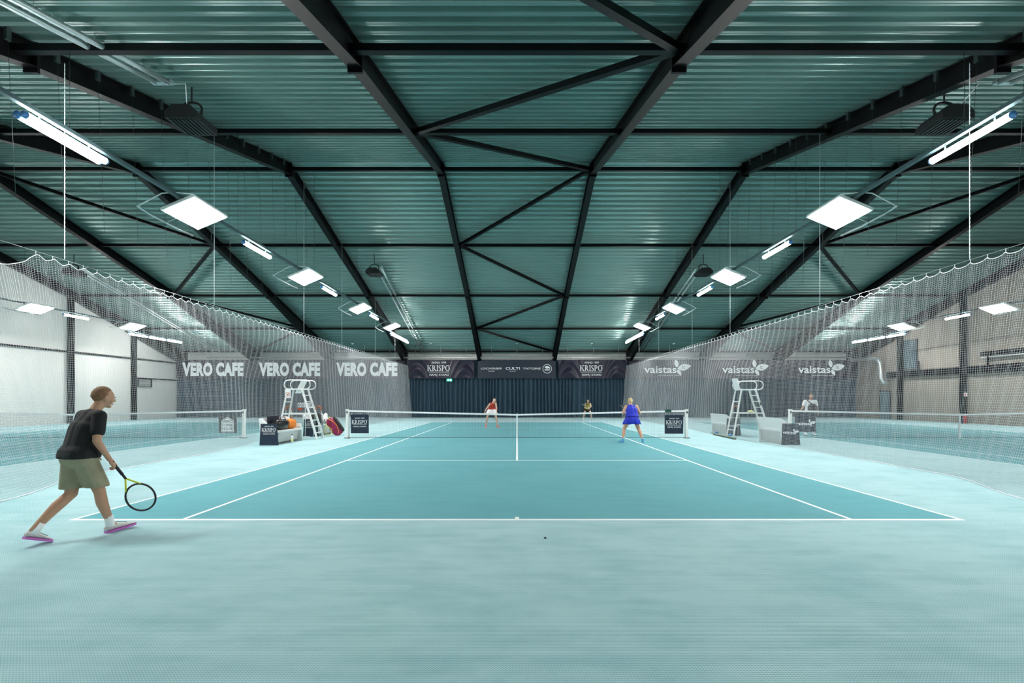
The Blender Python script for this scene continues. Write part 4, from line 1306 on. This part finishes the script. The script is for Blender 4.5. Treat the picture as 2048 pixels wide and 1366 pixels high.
def person(label, pos, rz, J, cfg):
    """J: joints in the figure's own frame, +y forward, +x to its right; cfg: clothes"""
    g = empty('person', label, 'person', (pos[0], pos[1], 0), rz)
    k = cfg.get('k', 1.0)
    fat = cfg.get('fat', 1.0)
    V_ = {q: Vector(p) for q, p in J.items()}
    vox = cfg.get('vox', 0.012)
    b = MB()
    pel, che, nek, hd = V_['pelvis'], V_['chest'], V_['neck'], V_['head']
    sl, sr, hl_, hr_ = V_['sl'], V_['sr'], V_['hl'], V_['hr']
    side = (sr - sl).normalized()
    hs = (hr_ - hl_).normalized()
    def torso(b, e=0.0, low=True):
        capsule(b, pel, che, (0.108 + e) * fat, (0.108 + e) * fat)
        capsule(b, che, nek - (nek - che) * 0.30, (0.104 + e) * fat, 0.072 + e)
        for q in (-1, 1):
            capsule(b, pel + hs * 0.055 * q * fat, che + side * 0.065 * q * fat, (0.098 + e) * fat, (0.100 + e) * fat)
            capsule(b, che + side * 0.05 * q, nek - (nek - che) * 0.30 + side * 0.10 * q, (0.090 + e) * fat, 0.060 + e)
        if low:
            capsule(b, sl, sr, 0.052 + e, 0.052 + e)
    torso(b)
    capsule(b, hl_, hr_, 0.10 * fat, 0.10 * fat)
    capsule(b, nek - (nek - che) * 0.15, hd - (hd - nek).normalized() * 0.03, 0.056, 0.050)
    for s_, S_ in (('l', -1), ('r', 1)):
        capsule(b, V_['s' + s_], V_['e' + s_], 0.050 * fat, 0.038 * fat)
        capsule(b, V_['e' + s_], V_['w' + s_], 0.038 * fat, 0.025)
        capsule(b, V_['h' + s_], V_['k' + s_], 0.086 * fat, 0.054 * fat)
        mid = V_['k' + s_].lerp(V_['a' + s_], 0.35) - Vector((0, 0.014, 0))
        capsule(b, V_['k' + s_], mid, 0.052 * fat, 0.054 * fat)
        capsule(b, mid, V_['a' + s_], 0.053 * fat, 0.033)
        capsule(b, V_['a' + s_], V_['t' + s_] * 0.25 + V_['a' + s_] * 0.75 + Vector((0, 0, -0.02)), 0.033, 0.022)
    hb = MB()
    det = head(b, hb, hd, V_['face'] , V_['up'], k, longhair=cfg.get('long', 0), bun=cfg.get('bun', False), ponytail=cfg.get('pony', False))
    body = remeshed(b, 'body', cfg['skin'], g, vox, 4)
    hnd = MB()
    for s_, S_ in (('l', -1), ('r', 1)):
        dd = V_.get('d' + s_, V_['w' + s_] - V_['e' + s_])
        hand(hnd, V_['w' + s_], dd, V_.get('th' + s_, Vector((-S_ * 0.3, 1, 0))), V_.get('cu' + s_, Vector((-S_, 0, 0))), cfg.get('grip' + s_, 0.25), 1.0)
    append_mb(body, hnd)
    append_mb(body, det, [M_EYE, M_IRIS, M_LIPS])
    remeshed(hb, 'hair', cfg['hair'], g, max(vox * 0.9, 0.008), 3)
    # clothes
    if 'top' in cfg:
        b = MB(); torso(b, 0.014, bool(cfg.get('sleeve', 0)))
        capsule(b, hl_ * 0.85 + hr_ * 0.15 + Vector((0, 0, 0.02)), hr_ * 0.85 + hl_ * 0.15 + Vector((0, 0, 0.02)), (0.153) * fat, (0.153) * fat)
        cuts = [(pel + Vector(cfg.get('hem', (0, 0, 0))), (0, 0, -1) if cfg.get('sleeve', 0) else (pel - che).normalized()), (nek + (nek - che).normalized() * 0.01, (nek - che).normalized())]
        if cfg.get('sleeve', 0):
            for s_ in 'lr':
                q = V_['s' + s_].lerp(V_['e' + s_], cfg['sleeve'])
                capsule(b, V_['s' + s_], q, 0.066, 0.064)
        remeshed(b, cfg.get('topname', 'shirt'), cfg['top'], g, vox * 0.9, 3, cuts)
    if 'skirt' in cfg:
        b = MB()
        n, m = 48, 8
        c0 = pel + Vector(cfg.get('waist', (0, 0, 0.06)))
        c1 = (V_['hl'].lerp(V_['kl'], cfg['skirtlen']) + V_['hr'].lerp(V_['kr'], cfg['skirtlen'])) / 2
        w1 = (V_['hl'].lerp(V_['kl'], cfg['skirtlen']) - V_['hr'].lerp(V_['kr'], cfg['skirtlen'])).length / 2 + 0.13
        vs = []
        for i in range(m):
            t = i / (m - 1)
            cc = c0.lerp(c1, t)
            rx = (0.155 * fat) * (1 - t) + w1 * t + 0.02 * math.sin(PI * t)
            ry = (0.125 * fat) * (1 - t) + 0.20 * t + 0.035 * math.sin(PI * t)
            for j in range(n):
                a = 2 * PI * j / n
                pl = 1 + 0.07 * t * math.sin(10 * a)
                vs.append(cc + hs * rx * pl * math.cos(a) + Vector((0, 1, 0)) * ry * pl * math.sin(a) + Vector((0, 0, 0.012 * t * math.sin(7 * a))))
        fs = [(i * n + j, i * n + (j + 1) % n, (i + 1) * n + (j + 1) % n, (i + 1) * n + j) for i in range(m - 1) for j in range(n)]
        fs.append(tuple(range(n)))
        b.add(vs, fs, 0, True)
        o = b.build('skirt', cfg['skirt'], g)
        md = o.modifiers.new('thick', 'SOLIDIFY'); md.thickness = 0.006
    if 'shorts' in cfg:
        b = MB()
        tl = cfg['shortlen']
        capsule(b, hl_, hr_, 0.125 * fat, 0.125 * fat)
        capsule(b, pel + Vector((-0.05, 0, -0.01)), pel + Vector((0.05, 0, -0.01)), 0.115 * fat, 0.115 * fat)
        cuts = [(pel + Vector((0, 0, -0.02)), (0, 0, 1)), (Vector((0, 0, cfg['shortz'])), (0, 0, -1))]
        for s_ in 'lr':
            q = V_['h' + s_].lerp(V_['k' + s_], tl + 0.12)
            capsule(b, V_['h' + s_], q, 0.102 * fat, 0.104 * fat)
        remeshed(b, 'shorts', cfg['shorts'], g, vox * 0.9, 3, cuts)
    for s_ in 'lr':
        b = MB()
        heel = V_['heel' + s_]; toe = V_['t' + s_]
        shoe(b, heel, toe, 0.08)
        sh = b.build('shoe', [cfg['shoe'], cfg.get('sole', cfg['shoe'])], g)
        b = MB()
        b.tube([V_['a' + s_] + Vector((0, 0, -0.03)), V_['a' + s_] + (V_['k' + s_] - V_['a' + s_]).normalized() * cfg.get('sock', 0.07)], [0.042, 0.041], 12)
        b.build('sock', cfg.get('sockm', M_PRINT), g)
        if cfg.get('laces'):
            b = MB()
            d = (toe - heel).normalized(); s2 = d.cross(Vector((0, 0, 1))).normalized()
            for i in range(5):
                p = heel + d * (0.10 + i * 0.022) + Vector((0, 0, 0.092 - i * 0.008))
                b.tube([p - s2 * 0.022, p + Vector((0, 0, 0.004)), p + s2 * 0.022], 0.003, 5)
            b.build('laces', cfg['laces'], sh)
    return g

SK1 = skin('skin_tan', (0.50, 0.27, 0.17))
SK2 = skin('skin_light', (0.66, 0.42, 0.31))
SK3 = skin('skin_brown', (0.46, 0.25, 0.16))

# man walking away along the left edge, facing down the court
Jw = dict(pelvis=(0, -0.01, 0.90), chest=(0, 0.06, 1.16), neck=(0, 0.135, 1.355), head=(0.0, 0.225, 1.495), face=(0.25, 1, -0.25), up=(0, 0.2, 1),
          sl=(-0.155, 0.115, 1.30), sr=(0.155, 0.10, 1.30), hl=(-0.085, 0, 0.86), hr=(0.085, 0, 0.86),
          el=(-0.25, 0.09, 1.05), wl=(-0.29, 0.26, 0.90), er=(0.235, 0.035, 1.035), wr=(0.24, 0.15, 0.825),
          kl=(-0.075, -0.03, 0.47), al=(-0.095, -0.335, 0.15), tl=(-0.095, -0.19, 0.0), heell=(-0.095, -0.40, 0.085),
          kr=(0.075, 0.145, 0.475), ar=(0.09, 0.24, 0.10), tr=(0.09, 0.485, 0.03), heelr=(0.09, 0.20, 0.0),
          dr=(0.1, 0.5, -0.85), thr=(-0.5, 0.9, 0), cur=(-1, -0.2, 0), dl=(0.1, 0.35, -0.9), thl=(0.4, 1, 0), cul=(1, 0, 0))
man = person('person in black t-shirt and khaki shorts walking away, holding a racket', (-4.69, 4.97), -math.radians(20), Jw,
       dict(skin=SK1, hair=mat('hair_light_brown', (0.22, 0.11, 0.05), 0.7, noise=0.4, nscale=40, bump=0.5, bscale=120), top=mat('black_cotton', (0.008, 0.008, 0.010), 0.85), topname='t_shirt', sleeve=0.62,
            hem=(0, 0, -0.045), shorts=mat('khaki_cotton', (0.30, 0.27, 0.18), 0.85, noise=0.15, nscale=14, bump=0.4, bscale=14), shortlen=0.72, shortz=0.53,
            shoe=mat('shoe_pale_grey', (0.60, 0.57, 0.55), 0.7, noise=0.2, nscale=60), sole=mat('sole_orchid', (0.52, 0.14, 0.50), 0.5), laces=M_DGREY, sock=0.09, vox=0.009, gripr=1.0, fat=1.02))
# red top, white skirt, behind the net
Jr = dict(pelvis=(0, -0.16, 0.93), chest=(0.0, 0.10, 1.13), neck=(-0.10, 0.28, 1.30), head=(-0.16, 0.40, 1.42), face=(-0.1, 1, -0.15), up=(-0.2, 0.25, 1),
          sl=(-0.22, 0.24, 1.26), sr=(0.08, 0.24, 1.22), hl=(-0.10, -0.16, 0.90), hr=(0.10, -0.16, 0.90),
          el=(-0.27, 0.28, 1.00), wl=(-0.26, 0.30, 0.80), er=(0.24, 0.22, 1.01), wr=(0.33, 0.28, 0.83),
          kl=(-0.24, 0.06, 0.50), al=(-0.30, -0.08, 0.10), tl=(-0.42, 0.08, 0.0), heell=(-0.27, -0.12, 0.0),
          kr=(0.24, 0.06, 0.50), ar=(0.30, -0.08, 0.10), tr=(0.32, 0.16, 0.0), heelr=(0.30, -0.11, 0.0))
person('person in red sleeveless top and white skirt, leaning forward behind the net', (-1.32, 24.2), PI, Jr,
       dict(skin=SK2, hair=mat('hair_dark', (0.025, 0.015, 0.010), 0.6), pony=True, top=mat('red_sport_cloth', (0.62, 0.035, 0.015), 0.7), topname='vest', hem=(0, 0, 0.05),
            skirt=mat('white_sport_cloth', (0.86, 0.84, 0.87), 0.8), skirtlen=0.52, waist=(0, 0.03, 0.06), shoe=mat('coral_shoe', (0.80, 0.25, 0.20), 0.6), sole=MATS['coral_shoe'],
            sock=0.06, sockm=MATS['coral_shoe'], vox=0.014, gripr=0.8))
# yellow top, dark skirt, at the far baseline
Jy = dict(pelvis=(0, -0.20, 0.86), chest=(0.0, 0.02, 1.05), neck=(0.0, 0.17, 1.21), head=(0.02, 0.27, 1.33), face=(0, 1, -0.1), up=(0, 0.15, 1),
          sl=(-0.17, 0.12, 1.16), sr=(0.17, 0.12, 1.16), hl=(-0.10, -0.20, 0.82), hr=(0.10, -0.20, 0.82),
          el=(-0.19, 0.28, 0.96), wl=(-0.02, 0.44, 0.86), er=(0.22, 0.26, 0.94), wr=(0.05, 0.46, 0.83),
          kl=(-0.24, 0.06, 0.46), al=(-0.27, -0.10, 0.10), tl=(-0.33, 0.13, 0.0), heell=(-0.26, -0.13, 0.0),
          kr=(0.24, 0.06, 0.46), ar=(0.29, -0.10, 0.10), tr=(0.35, 0.13, 0.0), heelr=(0.28, -0.13, 0.0), dl=(0.7, 0.7, 0), dr=(-0.7, 0.6, -0.1), thl=(0, 0, 1), thr=(0, 0, 1), cul=(0, -1, 0), cur=(0, -1, 0))
person('person with long dark hair in yellow top and black shorts, crouching at far baseline', (4.9, 32.2), PI, Jy,
       dict(skin=SK2, hair=MATS['hair_dark'], long=0.16, top=mat('yellow_sport_cloth', (0.42, 0.40, 0.07), 0.7), topname='vest', hem=(0, 0, 0.05),
            shorts=mat('black_sport_cloth', (0.012, 0.010, 0.012), 0.7), shortlen=0.3, shortz=0.66, shoe=mat('pale_blue_shoe', (0.45, 0.55, 0.70), 0.6), sole=M_PRINT, vox=0.016, gripl=0.9, gripr=0.9))
racket('tennis_racket', 'tennis racket held in front of the person in yellow', (4.88, 31.75, 0.82), (4.5, 31.45, 1.1), (0.3, 0.5, 0.6), M_DGREY, M_BLACK)
# blue dress, seen from behind, in front of the net
Jb = dict(pelvis=(0, 0.0, 0.86), chest=(0, 0.06, 1.09), neck=(-0.015, 0.13, 1.27), head=(-0.02, 0.19, 1.395), face=(0, 1, -0.1), up=(0, 0.1, 1),
          sl=(-0.185, 0.10, 1.225), sr=(0.175, 0.10, 1.225), hl=(-0.10, 0, 0.82), hr=(0.10, 0, 0.82),
          el=(-0.29, 0.08, 1.00), wl=(-0.16, 0.28, 0.96), er=(0.29, 0.08, 0.99), wr=(0.15, 0.28, 0.95),
          kl=(-0.25, 0.10, 0.45), al=(-0.33, -0.06, 0.10), tl=(-0.43, 0.15, 0.0), heell=(-0.32, -0.10, 0.0),
          kr=(0.25, 0.10, 0.45), ar=(0.35, -0.06, 0.10), tr=(0.43, 0.15, 0.0), heelr=(0.34, -0.10, 0.0), dl=(0.5, 0.8, 0.2), dr=(-0.5, 0.8, 0.2), thl=(0, 0, 1), thr=(0, 0, 1), cul=(1, 0, 0), cur=(-1, 0, 0))
BLUE = mat('royal_blue_cloth', (0.012, 0.03, 0.52), 0.65, noise=0.3, nscale=5)
person('person with blonde bun in royal blue tennis dress, seen from behind at the net', (3.93, 15.85), 0.0, Jb,
       dict(skin=skin('skin_pink', (0.66, 0.36, 0.24)), hair=mat('hair_blonde', (0.55, 0.40, 0.20), 0.6, noise=0.3, nscale=60), bun=True, top=BLUE, topname='dress_top', hem=(0, 0, 0.0),
            skirt=BLUE, skirtlen=0.52, waist=(0, 0.0, 0.04), shoe=mat('sky_blue_shoe', (0.12, 0.42, 0.68), 0.6), sole=MATS['sky_blue_shoe'],
            sockm=MATS['sky_blue_shoe'], sock=0.05, vox=0.011, fat=1.14, gripr=0.8, gripl=0.8))
racket('tennis_racket', 'tennis racket held in front of the person in the blue dress', (4.07, 16.2, 1.0), (3.75, 16.65, 1.22), (0.3, 0.3, 0.9), M_DGREY, M_BLACK)
# right neighbouring court
Jm = dict(pelvis=(0, 0.0, 0.96), chest=(0, 0.04, 1.22), neck=(0.0, 0.09, 1.44), head=(0.0, 0.13, 1.585), face=(0.1, 1, -0.05), up=(0, 0.08, 1),
          sl=(-0.20, 0.06, 1.385), sr=(0.20, 0.06, 1.385), hl=(-0.09, 0, 0.92), hr=(0.09, 0, 0.92),
          el=(-0.27, 0.04, 1.13), wl=(-0.25, 0.18, 0.93), er=(0.29, 0.08, 1.15), wr=(0.42, 0.24, 1.03),
          kl=(-0.13, 0.04, 0.50), al=(-0.15, -0.05, 0.10), tl=(-0.17, 0.20, 0.0), heell=(-0.15, -0.08, 0.0),
          kr=(0.13, 0.04, 0.50), ar=(0.15, -0.05, 0.10), tr=(0.18, 0.20, 0.0), heelr=(0.15, -0.08, 0.0), dr=(0.6, 0.5, -0.4), thr=(0, 0.6, 1), cur=(0, -1, 0))
pm = person('person in white t-shirt with dark sling bag behind the right court net', (11.98, 19.0), PI - 0.15, Jm,
       dict(skin=SK3, hair=MATS['hair_dark'], top=mat('white_cotton', (0.82, 0.83, 0.84), 0.85), topname='t_shirt', sleeve=0.6, hem=(0, 0, 0.0),
            shorts=MATS['black_sport_cloth'], shortlen=0.6, shortz=0.60, shoe=M_PRINT, sole=M_DGREY, vox=0.014, gripr=1.0))
e = empty('sling_bag', 'dark sling bag worn across the chest of the person in white', 'bag', (11.98, 19.0, 0), PI - 0.15)
b = MB(); lump(b, (-0.02, 0.20, 1.10), (0.17, 0.07, 0.19), p=0.7, noise=0.04); b.build('pouch', M_BLACK, e)
b = MB(); b.tube([(-0.14, 0.175, 1.18), (-0.0, 0.205, 1.28), (0.12, 0.17, 1.40), (0.14, 0.09, 1.46), (0.12, -0.02, 1.42)], 0.022, 8); b.build('strap', M_BLACK, e)
racket('tennis_racket', 'tennis racket in the hand of the person in white', (11.50, 18.81, 1.02), (11.0, 18.52, 0.70), (0.3, 0.9, 0.3), mat('olive_frame', (0.22, 0.17, 0.06), 0.5), M_BLACK)
# racket of the walking man: butt in the right hand, head low and ahead
Rz = Matrix.Rotation(-math.radians(20), 3, 'Z')
def mw(p):
    return Rz @ Vector(p) + Vector((-4.69, 4.97, 0))
racket('tennis_racket', 'black and yellow racket hanging from the hand of the walking person', mw((0.24, 0.17, 0.80)), mw((0.27, 0.53, 0.22)), (0.7, -0.7, 0.2), M_BLACK, M_BLACK, M_LIME)

for x, y, l in ((0.30, 4.93, 'tiny black scrap on the pale carpet in front of the baseline'), ):
    b = MB(); lump(b, (0, 0, 0.008), (0.012, 0.009, 0.008), p=0.9, noise=0.3)
    tag(b.build('scrap', M_BLACK, loc=(x, y, 0)), l, 'scrap')
